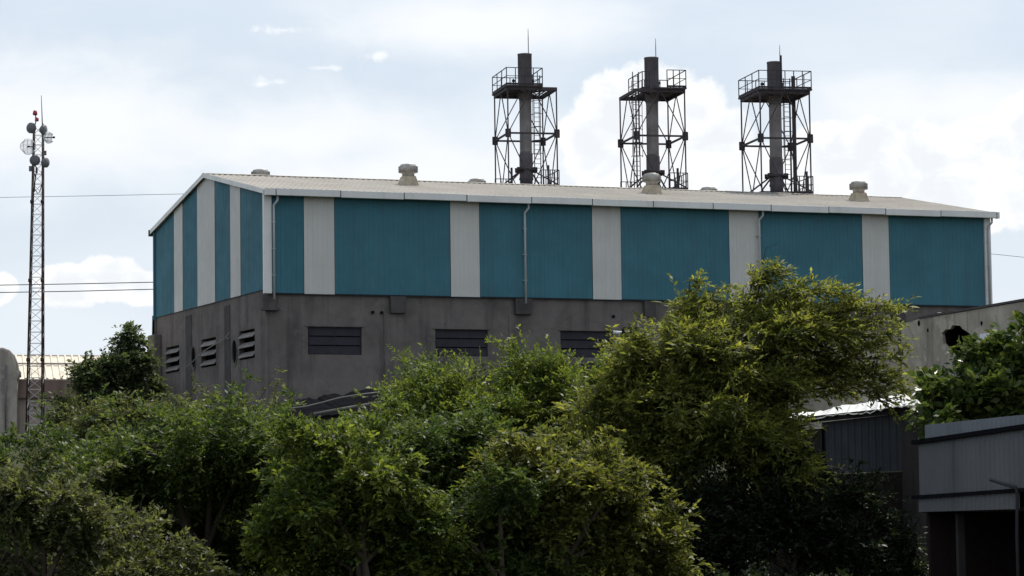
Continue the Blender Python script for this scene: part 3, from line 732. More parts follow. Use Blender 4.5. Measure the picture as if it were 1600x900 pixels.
for (xa, ya), (xb, yb) in zip(tp[:-1], tp[1:]):
    a = face_pt(xa, ya); e = face_pt(xb, yb); b.obox(a-inn*.05, e-a, inn*5.0, Z*.07)
b.build('roof_slab', MT['stained'], ob)
q = face_pt(1659, 461.5)+inn*.113; zq = gz(q)-.6; q2 = face_pt(1404, 510)+inn*4.7
b = MB(); b.obox(Vector((q.x, q.y, zq))-hdir*.25, hdir*.25, inn*4.75, Z*(q.z-.05-zq)); b.build('end_wall', MT['pale_concrete'], ob)
b = MB(); q3 = q+inn*4.76-hdir*.26; b.obox(Vector((q2.x, q2.y, zq)), Vector((q3.x-q2.x, q3.y-q2.y, 0)), inn*.2, Z*(q2.z-.08-zq)); b.build('back_wall', MT['pale_concrete'], ob)
b = MB(); a = face_pt(1425, 560); e = face_pt(1600, 560); b.obox(Vector((a.x, a.y, a.z))+inn*.9, e-a, inn*.1, Z*1.6); b.build('hole_backing', MT['black'], ob)  # black sheet added behind the hole, standing in for its unlit inside
b = MB(); q = face_pt(1506, 557)+inn*.12; ax = -inn+hdir*.25
b.lathe(q+inn*.7, [(.29, 0), (.29, .6), (.33, .62), (.33, .68), (.26, .69), (.25, .3)], 24, ax)
tag(b.build('exhaust_pipe', MT['dark_slat'], ob), 'wide round pipe in the broken hole')
b = MB(); lw0 = at(1230, 520, 108); a = Vector((cA.x, cA.y, 0)); e = Vector((lw0.x, lw0.y, 0))
zt0 = at(1404, 512, 104).z; zt1 = at(1230, 540, 108).z; zlo = gz(cA)-.6; dpt = GF*.3
b.hexa([Vector((v.x, v.y, zlo)) for v in (e, a, a+dpt, e+dpt)] + [Vector((e.x, e.y, zt1)), Vector((a.x, a.y, zt0)), Vector((a.x, a.y, zt0))+dpt, Vector((e.x, e.y, zt1))+dpt]); b.build('side_wall', MT['pale_concrete'], ob)
b = MB(); q = face_pt(1406, 509); b.obox(q-inn*.07-hdir*.05, hdir*.13, inn*.07, Z*-2.4); b.build('pipe_or_shade_strip', MT['stained'], ob)  # dark strip painting the shadow in the wall corner, not a pipe
for px, py, s in ((1436, 505, .11), (1450, 516, .07), (1534, 505, .08)):
    q = face_pt(px, py); b = MB(); b.lathe(q+inn*.01, [(s, 0), (s*.9, .03)], 9, -inn); b.build('stub', MT['black'], ob)
q = at(1470, 486, 108); b = MB(); b.lathe((q.x, q.y, q.z-1.06), [(.34, 0), (.36, .1), (.36, .75), (.33, .86), (.18, .96), (.14, 1.0)], 24); tk = b.build('water_tank', MT['tank']); tag(tk, 'pale round tank top showing over the outbuilding roof edge', 'tank')
for (quad, lab) in (([(1536, 522), (1556, 519), (1556, 540), (1537, 543)], 'small pale sheet hung on the outbuilding wall nearest its jagged hole'), ([(1580, 535), (1616, 528), (1616, 566), (1582, 570)], 'pale sheet on the outbuilding wall behind the leaves at the right edge')):
    b = MB(); b.prism([[face_pt(x, y)-inn*.12 for x, y in quad]], inn*.05); tag(b.build('metal_sheet', MT['cloth']), lab, 'sheet')

# ------------------------------------------------------------------ tin-roofed shed
SD0, SD1 = 71, 65
def sp_(px, py):                                # on the shed's front, depth falling to the right
    return at(px, py, SD0+(SD1-SD0)*(px-1200)/(1445-1200))
sa = sp_(1330, 800); shed = empty('tin_roof_shed', (sa.x, sa.y, gz(sa)), 'dark shed with white weathered tin roof glaring in the sun', 'shed')
fr_ = [(1196, 657), (1250, 654), (1300, 650), (1345, 644), (1400, 637), (1450, 631), (1480, 628)]
bkp = [(1232, 648), (1268, 643.5), (1310, 636), (1350, 628), (1405, 618), (1440, 611), (1476, 606)]
b = MB(); rows = []
for i in range(60):
    f = i/59*(len(fr_)-1); k = min(int(f), len(fr_)-2); f -= k
    fp = sp_(fr_[k][0]+(fr_[k+1][0]-fr_[k][0])*f, fr_[k][1]+(fr_[k+1][1]-fr_[k][1])*f)
    bx = bkp[k][0]+(bkp[k+1][0]-bkp[k][0])*f; by = bkp[k][1]+(bkp[k+1][1]-bkp[k][1])*f
    bp_ = at(bx, by, SD0+(SD1-SD0)*(bx-1200)/245+5)
    w = .012*math.sin(i*2.1)+random.uniform(-.018, .018)+.03*math.sin(i*.37); rows.append((fp+Z*w-GF*random.uniform(0, .12), fp.lerp(bp_, .5)+Z*(w+random.uniform(-.015, .015)), bp_+Z*w))
vs_ = [p for r_ in rows for p in r_]; n3 = 3
b.add(vs_+[v-Z*.02 for v in vs_], [(i*3+j, i*3+3+j, i*3+4+j, i*3+1+j) for i in range(59) for j in range(2)] + [(180+i*3+j, 181+i*3+j, 184+i*3+j, 183+i*3+j) for i in range(59) for j in range(2)] + [(i*3, 180+i*3, 183+i*3, i*3+3) for i in range(59)])
b.build('roof', MT['tin'], shed)
b = MB(); q = at(1432, 612.5, 71); e = at(1476, 607, 71); b.prism([[q, e, e+Z*.12+GF*.9, q+Z*.12+GF*.9]], Z*.03); b.build('loose_roof_sheet', MT['tin'], shed)
def strip(mb, pts_top, pts_bot, fn, thick):
    mb.prism([[fn(x, y) for x, y in pts_top] + [fn(x, y) for x, y in reversed(pts_bot)]], thick)
SF = lambda x, y: sp_(x, y)+GF*.35
b = MB(); b.bar(SF(1205, 661), SF(1450, 636), .12, .14); b.build('beam', MT['rust_dark'], shed)
sd = (SF(1418, 700)-SF(1288, 700)); sd.z = 0; ln = sd.length; sdu = sd.normalized(); out_ = sdu.cross(Z); out_ = out_ if out_.dot(fwd) < 0 else -out_
o0 = SF(1288, 740); h0_ = SF(1288, 655).z-o0.z-.06; h1_ = SF(1418, 640).z-o0.z-.06
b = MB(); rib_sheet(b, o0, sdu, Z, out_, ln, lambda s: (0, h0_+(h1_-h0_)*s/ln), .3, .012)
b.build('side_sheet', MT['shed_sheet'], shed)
b = MB(); o1 = SF(1200, 740); zb_ = gz(o1)-.3; ln2 = (SF(1418, 740)-o1).length
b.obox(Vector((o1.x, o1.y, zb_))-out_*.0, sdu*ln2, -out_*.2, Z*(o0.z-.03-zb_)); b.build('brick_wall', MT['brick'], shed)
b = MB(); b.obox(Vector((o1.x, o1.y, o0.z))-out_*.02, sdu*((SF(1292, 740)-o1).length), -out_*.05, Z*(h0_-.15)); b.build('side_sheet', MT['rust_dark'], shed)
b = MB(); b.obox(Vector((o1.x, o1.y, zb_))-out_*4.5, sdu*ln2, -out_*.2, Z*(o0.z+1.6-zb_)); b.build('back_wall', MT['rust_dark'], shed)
b = MB(); q = SF(1419, 645)+out_*.15; e = SF(1439, 643)+out_*.15; b.hexa([Vector((v.x, v.y, gz(q)-.3)) for v in (q, e, e-out_*.28, q-out_*.28)] + [q, e, e-out_*.28, q-out_*.28]); b.build('post', MT['post'], shed, .02)

# ------------------------------------------------------------------ raised corrugated store at the right edge
CD0, CD1 = 61, 56
def cp_(px, py): return at(px, py, CD0+(CD1-CD0)*(px-1437)/(1600-1437))
ca = cp_(1520, 850); store = empty('corrugated_store', (ca.x, ca.y, gz(ca)), 'blue grey corrugated metal store raised on posts at the right edge', 'shed')
a0 = cp_(1437, 740); a1 = cp_(1720, 740); cd_ = a1-a0; cd_.z = 0; clen = cd_.length; cu = cd_.normalized(); co_ = cu.cross(Z); co_ = co_ if co_.dot(fwd) < 0 else -co_
def cpl(px, py): return on_plane(px, py, a0, co_)
def band(name, yl0, yr0, yl1, yr1, m, x0=1437, x1=1720, off=0):
    """ribbed strip between a lower line (yl0 at 1437, yr0 at 1600) and an upper one"""
    f = lambda px, l, r_: l+(r_-l)*(px-1437)/163
    o = cpl(x0, f(x0, yl0, yr0)); e = cpl(x1, f(x1, yl0, yr0)); ln = Vector((e.x-o.x, e.y-o.y, 0)).length
    zl = lambda s: o.z+(e.z-o.z)*s/ln
    t0 = cpl(x0, f(x0, yl1, yr1)).z; t1 = cpl(x1, f(x1, yl1, yr1)).z
    b = MB(); rib_sheet(b, Vector((o.x, o.y, 0))+co_*off, cu, Z, co_, ln, lambda s: (zl(s), t0+(t1-t0)*s/ln), .24, .017)
    return b.build(name, m, store)
band('wall_sheet', 774, 764, 692, 669, MT['sheet'])
band('top_sheet', 689, 665.5, 664, 647, MT['top_sheet'], off=-.12)
band('bottom_sheet', 800, 795, 779, 767.5, MT['sheet'], x1=1595, off=.02)
for name, yl, yr, w in (('top_rail', 690.5, 667, .09), ('bottom_rail', 776.5, 765.5, .07)):
    b = MB(); f = lambda px: yl+(yr-yl)*(px-1437)/163; b.bar(cpl(1430, f(1430))+co_*.05, cpl(1720, f(1720))+co_*.05, .08, w); b.build(name, MT['black'], store)
zf = cpl(1500, 800).z
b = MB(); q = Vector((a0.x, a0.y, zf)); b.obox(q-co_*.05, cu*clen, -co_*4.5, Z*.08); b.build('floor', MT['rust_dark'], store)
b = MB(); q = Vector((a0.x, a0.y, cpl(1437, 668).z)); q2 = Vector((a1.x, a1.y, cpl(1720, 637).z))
b.hexa([q-co_*.2, q2-co_*.2, q2-co_*4.6, q-co_*4.6]+[v+Z*.04 for v in (q-co_*.2, q2-co_*.2, q2-co_*4.6, q-co_*4.6)]); b.build('roof', MT['rust_dark'], store)  # unseen roof, added so the inside of the store stays dark
b = MB(); q = Vector((a0.x, a0.y, gz(a0)-.4)); b.obox(q-co_*4.4, cu*clen, -co_*.2, Z*(cpl(1437, 690).z-q.z)); b.obox(q-co_*.15, cu*.12, -co_*4.2, Z*(cpl(1437, 690).z-q.z)); b.build('brick_wall', MT['brick'], store)  # back wall added with the roof to keep the inside dark, plus a side wall
for px in (1471, 1588, 1700):
    q = cpl(px, 803)-co_*.3; e = q+cu*.14; b = MB(); b.hexa([Vector((v.x, v.y, gz(q)-.3)) for v in (q, e, e-co_*.14, q-co_*.14)]+[q, e, e-co_*.14, q-co_*.14]); b.build('post', MT['post'], store)
b = MB(); b.tube([cpl(1574, 749)+co_*.35, cpl(1596, 762)+co_*.12, cpl(1597, 767)+co_*.1, cpl(1597, 840)+co_*.1, Vector((cpl(1597, 840).x, cpl(1597, 840).y, gz(ca)))+co_*.1], .035, 8)
tag(b.build('bent_pipe', MT['wire']), 'thin dark bent pipe standing against the corrugated store', 'pipe')

# ------------------------------------------------------------------ low dark roof in front of the hall, left of centre
LRD = 112
rq = lambda x, y, d=LRD: at(x, y, d)
lr = rq(560, 640); low = empty('low_shed', (lr.x, lr.y, gz(lr)), 'low shed with black ragged sheet roof and pale edge poles below the hall windows', 'shed')
top = [(425, 633), (450, 629), (470, 624), (490, 622), (510, 617), (530, 616), (552, 612), (580, 608), (600, 604), (625, 601), (700, 592), (820, 578), (960, 560)]
bot = [(960, 600), (820, 612), (700, 626), (610, 636), (560, 643), (500, 650), (440, 654)]
b = MB(); tp_ = [at(x, y, LRD+5) for x, y in top]; bt_ = [rq(x, y) for x, y in reversed(bot)]
nT = len(tp_)
def lerp_list(l, n):
    out = []
    for i in range(n):
        f = i/(n-1)*(len(l)-1); k = min(int(f), len(l)-2); out.append(l[k].lerp(l[k+1], f-k))
    return out
A = lerp_list(bt_, 60); B_ = lerp_list(tp_, 60)
for i in range(60): B_[i] = B_[i] + Z*(random.uniform(-.02, .02)+.07*math.sin(i*.9)*math.sin(i*.31)); A[i] = A[i]+Z*random.uniform(-.03, .03)
vs_ = A+B_; b.add(vs_+[v-Z*.05 for v in vs_], [(i, i+1, 61+i, 60+i) for i in range(59)] + [(120+i, 180+i, 181+i, 121+i) for i in range(59)] + [(i, 120+i, 121+i, i+1) for i in range(59)] + [(60+i, 61+i, 181+i, 180+i) for i in range(59)])
b.build('roof', MT['black'], low)
b = MB(); b.tube([rq(x, y, LRD-.3) for x, y in ((490, 647), (545, 637), (600, 628), (660, 622), (760, 610), (960, 590))], .055, 8); b.build('edge_pole', MT['pole'], low)
b = MB(); b.tube([rq(x, y, LRD+2) for x, y in ((420, 641), (450, 639), (480, 635), (508, 628), (530, 622), (560, 617), (610, 611))], .035, 8); b.build('cable', MT['pole'], low)
b = MB(); q = rq(445, 656, LRD+.4); e = rq(955, 604, LRD+.4); b.hexa([Vector((v.x, v.y, gz(q)-.4)) for v in (q, e, e+GF*.3, q+GF*.3)]+[q, e, e+GF*.3, q+GF*.3]); b.build('wall', MT['stained'], low)

# pale water pipe and drum glimpsed between the trees
b = MB(); b.tube([at(932, 588, 100), at(960, 583, 100), at(1010, 577, 100)], .05, 8); b.tube([at(1000, 576, 100), at(1000, 640, 100)], .05, 8); b.tube([at(934, 588, 100), at(934, 650, 100)], .05, 8)
tag(b.build('handrail', MT['cloth']), 'pale pipe handrail glimpsed between the trees below the third window', 'handrail')
q = at(982, 520, 106); pl = empty('floodlight_post', (q.x, q.y, gz(q)), 'floodlight on a post in front of the hall beside the tall acacia', 'floodlight')
b = MB(); b.tube([(q.x, q.y, gz(q)), q], [.06, .05], 8); b.build('post', MT['post'], pl)
b = MB(); b.obox(q-RT*.3-Z*.2-fwd*.2, RT*.55, fwd*.3, Z*.4+RT*.1); b.build('lamp_head', MT['black'], pl, .03)
b = MB(); b.tube([at(958, 519, 106), at(980, 521, 106)], .06, 8); b.build('arm', MT['cloth'], pl)

# pale rope caught along the gable louvres
b = MB(); b.tube([on_x(x, y, -.12) for x, y in ((292, 573), (300, 566), (307, 559), (318, 549), (336, 538), (345, 533), (354, 527), (358, 520))], .03, 6)
for x, y in ((308, 558), (312, 555), (354, 526), (357, 522), (356, 529)):
    b.lathe(on_x(x, y, -.14), [(.02, -.06), (.07, 0), (.02, .06)], 6)
tag(b.build('rope', MT['rope']), 'pale knotted rope slung across the gable louvres', 'rope')

# ------------------------------------------------------------------ trees and shrubs
def leaves_mesh(name, rng, subs, style, m, parent):
    """subs: list of (centre, radius, outward). style: dict of twig and leaf sizes"""
    P0, D, Ln, tint = [], [], [], []
    for c, r_, o in subs:
        n = max(3, int(style['twigs']*r_*r_*rng.uniform(.75, 1.25)))
        d = rng.normal(size=(n, 3)); d /= np.linalg.norm(d, axis=1)[:, None]
        d = d*.85 + np.array(o)*.6 + np.array(style['wind'])*.8 + np.array([0, 0, style['lift']]); d /= np.linalg.norm(d, axis=1)[:, None]
        off = rng.normal(size=(n, 3))*r_*.36; off[:, 2] *= style['flat']
        P0.append(np.array(c)+off); D.append(d); Ln.append(style['len']*rng.uniform(.55, 1.35, n)*(.6+.5*r_/.6))
        tint.append(np.clip(rng.normal(.35, .18)+rng.normal(0, .16, n), 0, 1))
    P0 = np.concatenate(P0); D = np.concatenate(D); Ln = np.concatenate(Ln); tint = np.concatenate(tint)
    k = style['leaves']; n = len(P0)
    t = (np.arange(k)+.6)/k*np.ones((n, 1)) + rng.uniform(-.5, .5, (n, k))/k
    pos = P0[:, None]+D[:, None]*(Ln[:, None]*t)[..., None]
    pos[..., 2] -= style['droop']*Ln[:, None]*t*t
    side = np.cross(D, rng.normal(size=(n, 3))*.35+np.array([0, 0, 1.])); side /= np.linalg.norm(side, axis=1)[:, None]+1e-6
    sg = np.where(np.arange(k) % 2 == 0, 1., -1.)
    ld = D[:, None]*.75 + side[:, None]*sg[None, :, None]*.85 + rng.normal(size=(n, k, 3))*style['rand']
    ld[..., 2] -= style['droop']*.5*t
    ld /= np.linalg.norm(ld, axis=2)[..., None]
    wd = np.cross(ld, rng.normal(size=(n, k, 3))*style['tumble']+np.array([0, 0, 1.])); wd = np.cross(ld, np.cross(wd, ld)); wd /= np.linalg.norm(wd, axis=2)[..., None]+1e-6
    ll = style['leaf']*rng.uniform(.4, 1.55, (n, k))[..., None]; lw = ll*style['ratio']
    up_ = np.cross(wd, ld)
    a = pos; bq = pos+ld*ll*.45+wd*lw*.5+up_*ll*.06; cq = pos+ld*ll; dq = pos+ld*ll*.45-wd*lw*.5+up_*ll*.06
    V = np.stack([a, bq, cq, dq], 2).reshape(-1, 3); nf = n*k
    rl = np.array(root_loc(parent)); V = V-rl
    me = bpy.data.meshes.new(name); me.vertices.add(nf*4); me.vertices.foreach_set('co', V.astype(np.float32).ravel())
    me.loops.add(nf*4); me.loops.foreach_set('vertex_index', np.arange(nf*4, dtype=np.int32))
    me.polygons.add(nf); me.polygons.foreach_set('loop_start', np.arange(0, nf*4, 4, dtype=np.int32)); me.polygons.foreach_set('loop_total', np.full(nf, 4, dtype=np.int32))
    me.update(calc_edges=True)
    at2 = me.attributes.new('tint', 'FLOAT', 'FACE')
    tt = np.clip(tint[:, None]+t*.35-.1+rng.normal(0, .08, (n, k)), 0, 1).astype(np.float32); at2.data.foreach_set('value', tt.ravel())
    o = bpy.data.objects.new(name, me); COL.objects.link(o); me.materials.append(m); o.parent = parent
    return o, nf
BASE = dict(twigs=62, len=.55, leaves=13, leaf=.105, ratio=.42, droop=.35, lift=.25, wind=(0, 0, 0), flat=.8, rand=.28, tumble=.6)
NLEAF = 0
def tree(name, label, cat, seed, d, base_px, lobes, kind, group=None, dens=1.0, subr=.55, trunk_r=.11, stems=1, gap=-.16, gapf=1.15, shoot=.8, sprays=(), parts_n=11, tier=.42, **st):
    """lobes: (px, py, rx_px, ry_px, depth offset, depth radius m) describing the crown's masses at depth d"""
    global NLEAF
    rng = np.random.default_rng(seed); style = dict(BASE); style.update(st)
    bp = at(base_px, 800, d); bz = gz(bp); root = empty(name, (bp.x, bp.y, bz), label, cat, group)
    k = d/F_PX; subs = []; tb = MB(); r3 = np.array(RT); u3 = np.array((0, 0, 1.)); f3 = np.array(GF)
    top0 = Vector((bp.x, bp.y, bz))
    stems_pts = []
    for s in range(stems):
        o = Vector((bp.x, bp.y, bz-.3)) + GR*(rng.uniform(-.5, .5)*(stems > 1)) + GF*(rng.uniform(-.4, .4)*(stems > 1)); stems_pts.append(o)
    cen = sum((at(q[0], q[1], d+q[4]) for q in lobes), Vector((0, 0, 0)))/len(lobes)
    for li, (px, py, rx, ry, dd, rd) in enumerate(lobes):
        c0 = np.array(at(px, py, d+dd)); R0 = (rx*k, ry*k, rd); big = min(R0) > .45
        parts = []
        if big:
            for _ in range(parts_n):
                v = rng.normal(size=3); v /= np.linalg.norm(v); f = rng.uniform(.24, .60); w = rng.uniform(.5, 1.2)-f*.5
                parts.append((c0+r3*v[0]*R0[0]*w+u3*v[2]*R0[1]*w+f3*v[1]*R0[2]*w, [R0[0]*f*1.25, R0[1]*f*tier, R0[2]*f*1.1]))
        else: parts.append((c0, list(R0)))
        cv = Vector(c0)
        o0 = stems_pts[li % stems]; fk = Vector((o0.x*.6+cen.x*.4, o0.y*.6+cen.y*.4, o0.z+(cen.z-o0.z)*.62))
        if cv.z < fk.z+.2: fk = o0.lerp(cv, .5)
        o = fk
        fork = fk.lerp(cv, .5)+Vector((rng.uniform(-.2, .2), rng.uniform(-.2, .2), .10+.12*(cv-fk).length*rng.uniform(.2, 1))); low_ = o0.lerp(fk, .5)+Vector((rng.uniform(-.06, .06), rng.uniform(-.06, .06), 0))
        tr = trunk_r*(.6+.5*min(1, R0[0]/1.5)); tb.tube([o0, low_, fk, fork, cv], [tr, tr*.85, tr*.7, tr*.45, tr*.2], 7)
        for c, R3 in parts:
            area = (R3[0]*R3[1]+R3[0]*R3[2]+R3[1]*R3[2])/3*4*math.pi
            n = max(3, int(dens*area/(subr*subr*1.25)))
            for i in range(n):
                v = rng.normal(size=3); v /= np.linalg.norm(v)
                rho = rng.uniform(.12, 1.0)**.4
                p = c+(r3*v[0]*R3[0]+u3*v[2]*R3[1]+f3*v[1]*R3[2])*rho
                if mnoise.noise(Vector(p)*gapf) < gap: continue
                if p[2] < bz+.15: p[2] = bz+.15+rng.uniform(0, .4)
                outw = p-c0; outw = outw/(np.linalg.norm(outw)+1e-6)*.6+v*.5; outw = outw/np.linalg.norm(outw)
                subs.append((p, subr*rng.uniform(.45, 1.2), outw))
                u = rng.random()
                if u < .13 and outw[2] > -.1:      # a long shoot with a few small sprays along it
                    dirv = outw*.8+np.array((0, 0, .35))+np.array(style['wind'])*1.2+rng.normal(size=3)*.25; dirv /= np.linalg.norm(dirv); ln_ = shoot*rng.uniform(.5, 1.2)
                    tb.tube([Vector(p), Vector(p+dirv*ln_)], [.012, .004], 4, False)
                    for q in (.4, .7, 1.0): subs.append((p+dirv*ln_*q, subr*rng.uniform(.28, .45), dirv))
                if .93 < u:                       # bare dead twig
                    dv = Vector(outw+rng.normal(size=3)*.4+np.array((0, 0, .3))).normalized(); q1 = Vector(p)+dv*rng.uniform(.25, .6); tb.tube([Vector(p), q1, q1+Vector(rng.normal(size=3)*.12)+dv*.2], [.010, .006, .003], 4, False)
                if u < .5:
                    a = Vector(fork.lerp(cv, rng.uniform(.3, 1.0))); m_ = a.lerp(Vector(p), .5)+Vector((0, 0, rng.uniform(-.1, .2)))
                    tb.tube([a, m_, Vector(p)], [tr*.22, tr*.14, .006], 5, False)
    for spx in sprays:                            # long arching branches carrying flat sprays of leaves
        pts = [at(x, y, d+spd) for x, y in spx[:-1] for spd in (spx[-1],)]
        tb.tube(pts, [.022, .014, .005][:len(pts)], 5, False); n = int(sum((pts[i+1]-pts[i]).length for i in range(len(pts)-1))/.135)
        for i in range(n):
            f = (i+rng.uniform(0, 1))/n*(len(pts)-1); j = min(int(f), len(pts)-2); q = np.array(pts[j].lerp(pts[j+1], f-j)); dr = np.array((pts[j+1]-pts[j]).normalized())
            subs.append((q+rng.normal(size=3)*np.array((.06, .12, .022)), rng.uniform(.15, .27)*(1.15-.5*f/(len(pts)-1)), dr))
    tb.build('trunk', MT['bark'], root)
    o, nf = leaves_mesh('crown', rng, subs, style, LF[kind], root); NLEAF += nf
    return root
WR = tuple(GR*.55)
SHR = 'wild shrubs and trees in the foreground thicket'
# the tall feathery acacia right of centre
tree('acacia_tree', 'tall feathery acacia tree with windswept sprays reaching over the tin roof', 'tree', 11, 66, 1150,
     [(1085, 530, 55, 34, 0, 1.1), (1080, 480, 26, 12, 0, .5), (1020, 550, 45, 30, -.3, .9), (1110, 570, 80, 50, -.4, 1.4), (1205, 495, 40, 22, 0, .9),
      (1235, 468, 40, 10, .2, .6), (1245, 505, 50, 16, 0, .9), (1215, 530, 70, 30, -.3, 1.2), (1270, 515, 45, 14, 0, .7), (1265, 572, 40, 12, 0, .6), (1235, 560, 50, 20, 0, .9), 
      (1110, 630, 110, 55, -.8, 1.5), (975, 600, 40, 30, 0, .9), (955, 655, 50, 36, 0, .9), (985, 700, 60, 40, -.2, 1.0), (1000, 560, 40, 18, -.1, .7), (1180, 600, 50, 34, -.5, 1.1), (1010, 620, 60, 46, .2, 1.0), (1050, 710, 90, 70, -.3, 1.5), (1150, 700, 100, 70, -.6, 1.6), (1195, 700, 40, 50, 0, .9),
      (1193, 425, 8, 10, 0, .15), (1180, 448, 10, 12, 0, .2), (1118, 452, 18, 8, .2, .3), (1140, 480, 14, 10, 0, .3)], 'acacia', SHR, dens=1.0, subr=.38, trunk_r=.11, gap=-.2, wind=tuple(GR*.75), lift=.06, len=.62, twigs=105, leaf=.14, ratio=.33, droop=.18, flat=.4, shoot=.7,
     sprays=[((1195, 475), (1250, 448), (1325, 466), .1), ((1205, 470), (1270, 452), (1318, 452), -.3), ((1210, 490), (1300, 472), (1355, 474), .2), ((1230, 500), (1320, 486), (1402, 482), 0), ((1230, 520), (1310, 504), (1396, 505), .3),
             ((1235, 535), (1320, 522), (1398, 523), -.2), ((1240, 555), (1330, 542), (1392, 540), .2), ((1245, 575), (1330, 560), (1404, 560), 0), ((1250, 585), (1330, 576), (1406, 582), .2), ((1255, 600), (1340, 580), (1412, 604), -.1), ((1270, 610), (1345, 594), (1416, 618), .1), ((1275, 620), (1335, 606), (1385, 630), -.2),
             ((1150, 496), (1178, 456), (1196, 422), 0), ((1190, 440), (1205, 420), (1222, 418), 0), ((1070, 496), (1076, 461), (1078, 431), 0), ((1085, 486), (1105, 456), (1132, 452), .2), ((1020, 576), (990, 546), (950, 538), .2), ((1030, 606), (985, 581), (945, 572), 0)])
tree('yellow_shrub', 'yellowish green shrub at the foot of the tall acacia', 'shrub', 12, 57, 900,
     [(825, 695, 30, 18, -0.5, 0.5), (880, 740, 80, 40, 0.0, 1), (950, 775, 80, 50, 0.0, 1), (850, 800, 80, 70, 0.0, 1), (910, 870, 114, 70, 1.2, 1.2), (1000, 840, 76, 70, 1.2, 0.9), (800, 740, 50, 30, 0.3, 0.8), (790, 850, 66.5, 60, 1.2, 0.9)], 'yellow', SHR, dens=1.0, subr=.36, stems=3, len=.42, leaf=.108, ratio=.46, twigs=125)
tree('green_shrub', 'mid green shrub in the centre, left of the yellowish one', 'shrub', 13, 59, 720,
     [(690, 705, 80, 36, -0.1, 1.2), (760, 730, 75, 45, -0.2, 1.1), (660, 770, 100, 60, 0.0, 1.3), (760, 800, 80, 60, 0.0, 1.1), (700, 880, 142.5, 70, 1.3, 1.4), (620, 720, 60, 36, -0.2, 1), (590, 690, 50, 24, 0.3, 0.8), (730, 670, 50, 24, 0.3, 0.8)], 'green', SHR, dens=1.0, subr=.4, stems=3, len=.5, twigs=110)
tree('bright_shrub', 'brightest yellow green shrub, low between the dark tree and the central shrub', 'shrub', 14, 55, 560,
     [(540, 705, 70, 30, 0.4, 1), (470, 700, 60, 24, 0.9, 0.9), (590, 750, 75, 45, 0.2, 1), (510, 770, 60, 50, 0.2, 1), (600, 830, 104.5, 60, 1.0, 1.2), (520, 870, 95, 60, 1.0, 1.2), (660, 860, 76, 60, 1.0, 0.9), (440, 830, 47.5, 50, 1.4, 0.8)], 'bright', SHR, dens=1.0, subr=.35, stems=3, len=.42, twigs=130, leaf=.108, ratio=.46)
tree('thicket_tree', 'wide dark green tree with deep shade under it, left of centre', 'tree', 15, 60, 320,
     [(330, 680, 110, 28, -1.1, 1.7), (240, 695, 80, 30, -1.1, 1.4), (420, 690, 80, 28, -1.0, 1.4), (300, 740, 130, 40, 0.2, 1.5), (390, 750, 90, 50, 0.4, 1.2), (210, 760, 90, 50, 0.2, 1.2), (150, 730, 60, 30, -0.5, 1), (330, 840, 152, 70, 1.8, 1.4), (220, 860, 104.5, 70, 1.7, 1.2), (420, 850, 66.5, 60, 1.9, 1)], 'green', SHR, dens=1.0, subr=.43, trunk_r=.1, stems=2, wind=tuple(-GR*.2), twigs=105, shoot=1.0)
tree('olive_shrub', 'greyish olive shrub in the bottom left corner', 'shrub', 16, 52, 60,
     [(70, 800, 70, 50, 0, .9), (10, 780, 50, 40, .2, .8), (120, 840, 60, 55, 0, .8), (20, 870, 90, 70, 0, .9), (150, 890, 60, 50, 0, .8)], 'olive', SHR, dens=1.0, subr=.33, stems=3, len=.38, twigs=135, leaf=.09, ratio=.5)
tree('leafy_shrub', 'soft green shrub at the left edge below the mast', 'shrub', 17, 66, 60,
     [(60, 704, 60, 24, 0, .9), (0, 708, 60, 26, 0, .9), (100, 750, 70, 50, 0, 1.0), (30, 790, 90, 60, .2, 1.1), (140, 740, 50, 40, 0, .9), (160, 800, 60, 60, 0, .9)], 'green', SHR, dens=1.0, subr=.4, stems=3, len=.5, twigs=105)
tree('vine_shrub', 'trailing grey green shrub climbing in front of the gable wall', 'shrub', 18, 84, 250,
     [(190, 650, 70, 30, 0, 1.3), (270, 650, 50, 14, 0, .8), (350, 645, 60, 10, 0, .8), (145, 680, 50, 30, 0, 1.0), (420, 662, 60, 12, 0, 1.0), (300, 680, 130, 26, 0, 1.5), (200, 700, 120, 36, 0, 1.4)], 'olive', SHR, subr=.46, stems=3, dens=.8, len=.75, twigs=66, droop=.6, leaf=.12, shoot=1.1)
tree('dark_tree', 'dark green tree at the left corner of the hall hiding the low building', 'tree', 19, 122, 190,
     [(190, 575, 36, 22, 0, 1.2), (165, 590, 32, 26, 0, 1.2), (215, 575, 20, 20, 0, .8), (210, 526, 12, 7, 0, .3), (206, 540, 7, 8, 0, .2), (152, 566, 12, 10, 0, .5), (200, 620, 50, 36, 0, 1.6), (130, 645, 36, 30, 0, 1.3), (170, 680, 80, 50, 0, 1.6)], 'dull', SHR, dens=1.1, subr=.5, trunk_r=.14, len=.55, twigs=100, leaf=.16, ratio=.5, shoot=.6)
tree('feathery_tree', 'loose feathery tree reaching up to the hall windows in the middle', 'tree', 20, 78, 760,
     [(690, 600, 46, 18, 0, 1.0), (750, 612, 66, 26, 0, 1.2), (830, 598, 40, 20, 0, .9), (826, 572, 14, 10, 0, .3), (890, 610, 50, 22, 0, 1.0), (680, 640, 80, 30, 0, 1.3), (800, 650, 110, 40, 0, 1.5), (920, 640, 60, 36, .2, 1.0), (920, 700, 90, 50, 0, 1.3), (700, 690, 110, 36, 0, 1.4), (635, 612, 18, 14, 0, .4), (945, 562, 18, 14, .2, .4), (980, 620, 40, 26, 0, .8), (740, 580, 20, 10, 0, .4), (880, 580, 18, 10, 0, .4)], 'bright', SHR, subr=.46, trunk_r=.1, stems=2, dens=.9, len=.7, twigs=95, droop=.12, lift=.45, leaf=.115, shoot=1.1)
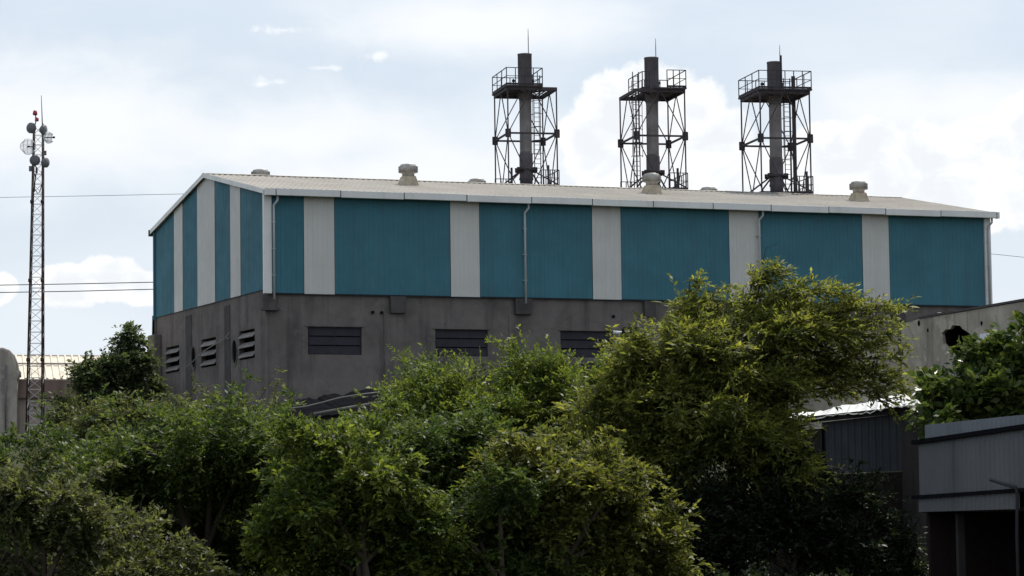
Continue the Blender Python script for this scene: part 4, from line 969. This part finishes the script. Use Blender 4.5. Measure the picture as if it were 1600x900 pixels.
tree('hedge_shrub', 'dull green hedge shrub in front of the low black shed', 'shrub', 23, 90, 560,
     [(480, 690, 80, 26, 0, 1.2), (570, 684, 80, 24, 0, 1.2), (650, 672, 70, 30, 0, 1.2), (560, 715, 140, 40, 0, 1.5)], 'green', SHR, dens=1.0, subr=.5, stems=3, len=.6, twigs=80, leaf=.125)
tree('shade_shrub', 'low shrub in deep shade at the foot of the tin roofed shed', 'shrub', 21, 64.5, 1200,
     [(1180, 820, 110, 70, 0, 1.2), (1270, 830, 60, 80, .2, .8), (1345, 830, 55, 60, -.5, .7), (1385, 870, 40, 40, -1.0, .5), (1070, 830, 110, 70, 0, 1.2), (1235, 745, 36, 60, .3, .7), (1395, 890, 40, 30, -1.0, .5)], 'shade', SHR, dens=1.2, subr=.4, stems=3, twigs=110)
tree('broadleaf_tree', 'broad leaved tree hanging over the corrugated store at the right edge', 'tree', 22, 62.5, 1560,
     [(1555, 562, 44, 26, 0, 1.0), (1600, 545, 50, 28, 0, 1.0), (1490, 598, 28, 16, 0, .6), (1520, 615, 60, 34, 0, .9), (1590, 610, 70, 46, 0, 1.2), (1490, 635, 34, 24, -.4, .5), (1452, 655, 18, 12, -1.2, .3), (1475, 668, 16, 10, -1.2, .25), (1560, 650, 80, 22, -.3, .9), (1660, 590, 70, 60, 0, 1.2)], 'broad', SHR, subr=.36, trunk_r=.1, dens=1.25, len=.34, twigs=66, leaves=8, leaf=.165, ratio=.62, droop=.5, lift=.15, tumble=.8, gap=-.3, shoot=.4)
tree('sprawling_shrub', 'sprawling pale green shrub filling the hollow between the central and yellowish shrubs', 'shrub', 31, 56, 770,
     [(800, 770, 60, 30, 0.0, 0.9), (740, 820, 76, 40, 1.0, 1), (680, 800, 60, 30, -0.2, 0.8), (790, 880, 104.5, 50, 0.8, 1)], 'green', SHR, dens=1.0, subr=.35, stems=3, len=.42, twigs=120, leaf=.1)
tree('lime_shrub', 'low lime green shrub between the olive corner shrub and the dark tree', 'shrub', 32, 54, 190,
     [(170, 800, 50, 26, 0, .7), (220, 840, 60, 36, 0, .8), (200, 890, 90, 40, 0, .8), (280, 890, 60, 30, .2, .7)], 'olive', SHR, dens=.9, subr=.35, stems=3, len=.42, twigs=110, leaf=.1)
# leafy undergrowth between the stems
rng = np.random.default_rng(77); subs = []
for _ in range(1500):
    d = rng.uniform(54, 92); px = rng.uniform(-120, 1330); q = at(px, 800, d); z = gz(q)
    subs.append((np.array((q.x, q.y, z+rng.uniform(.05, .6))), rng.uniform(.3, .6), np.array((0, 0, 1.))))
ug = bpy.data.objects.new('undergrowth', None); COL.objects.link(ug)
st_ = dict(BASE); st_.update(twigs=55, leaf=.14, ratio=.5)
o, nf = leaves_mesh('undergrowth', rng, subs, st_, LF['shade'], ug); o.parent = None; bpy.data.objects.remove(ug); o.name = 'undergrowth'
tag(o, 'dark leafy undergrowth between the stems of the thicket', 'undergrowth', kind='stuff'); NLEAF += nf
print('LEAVES', NLEAF)
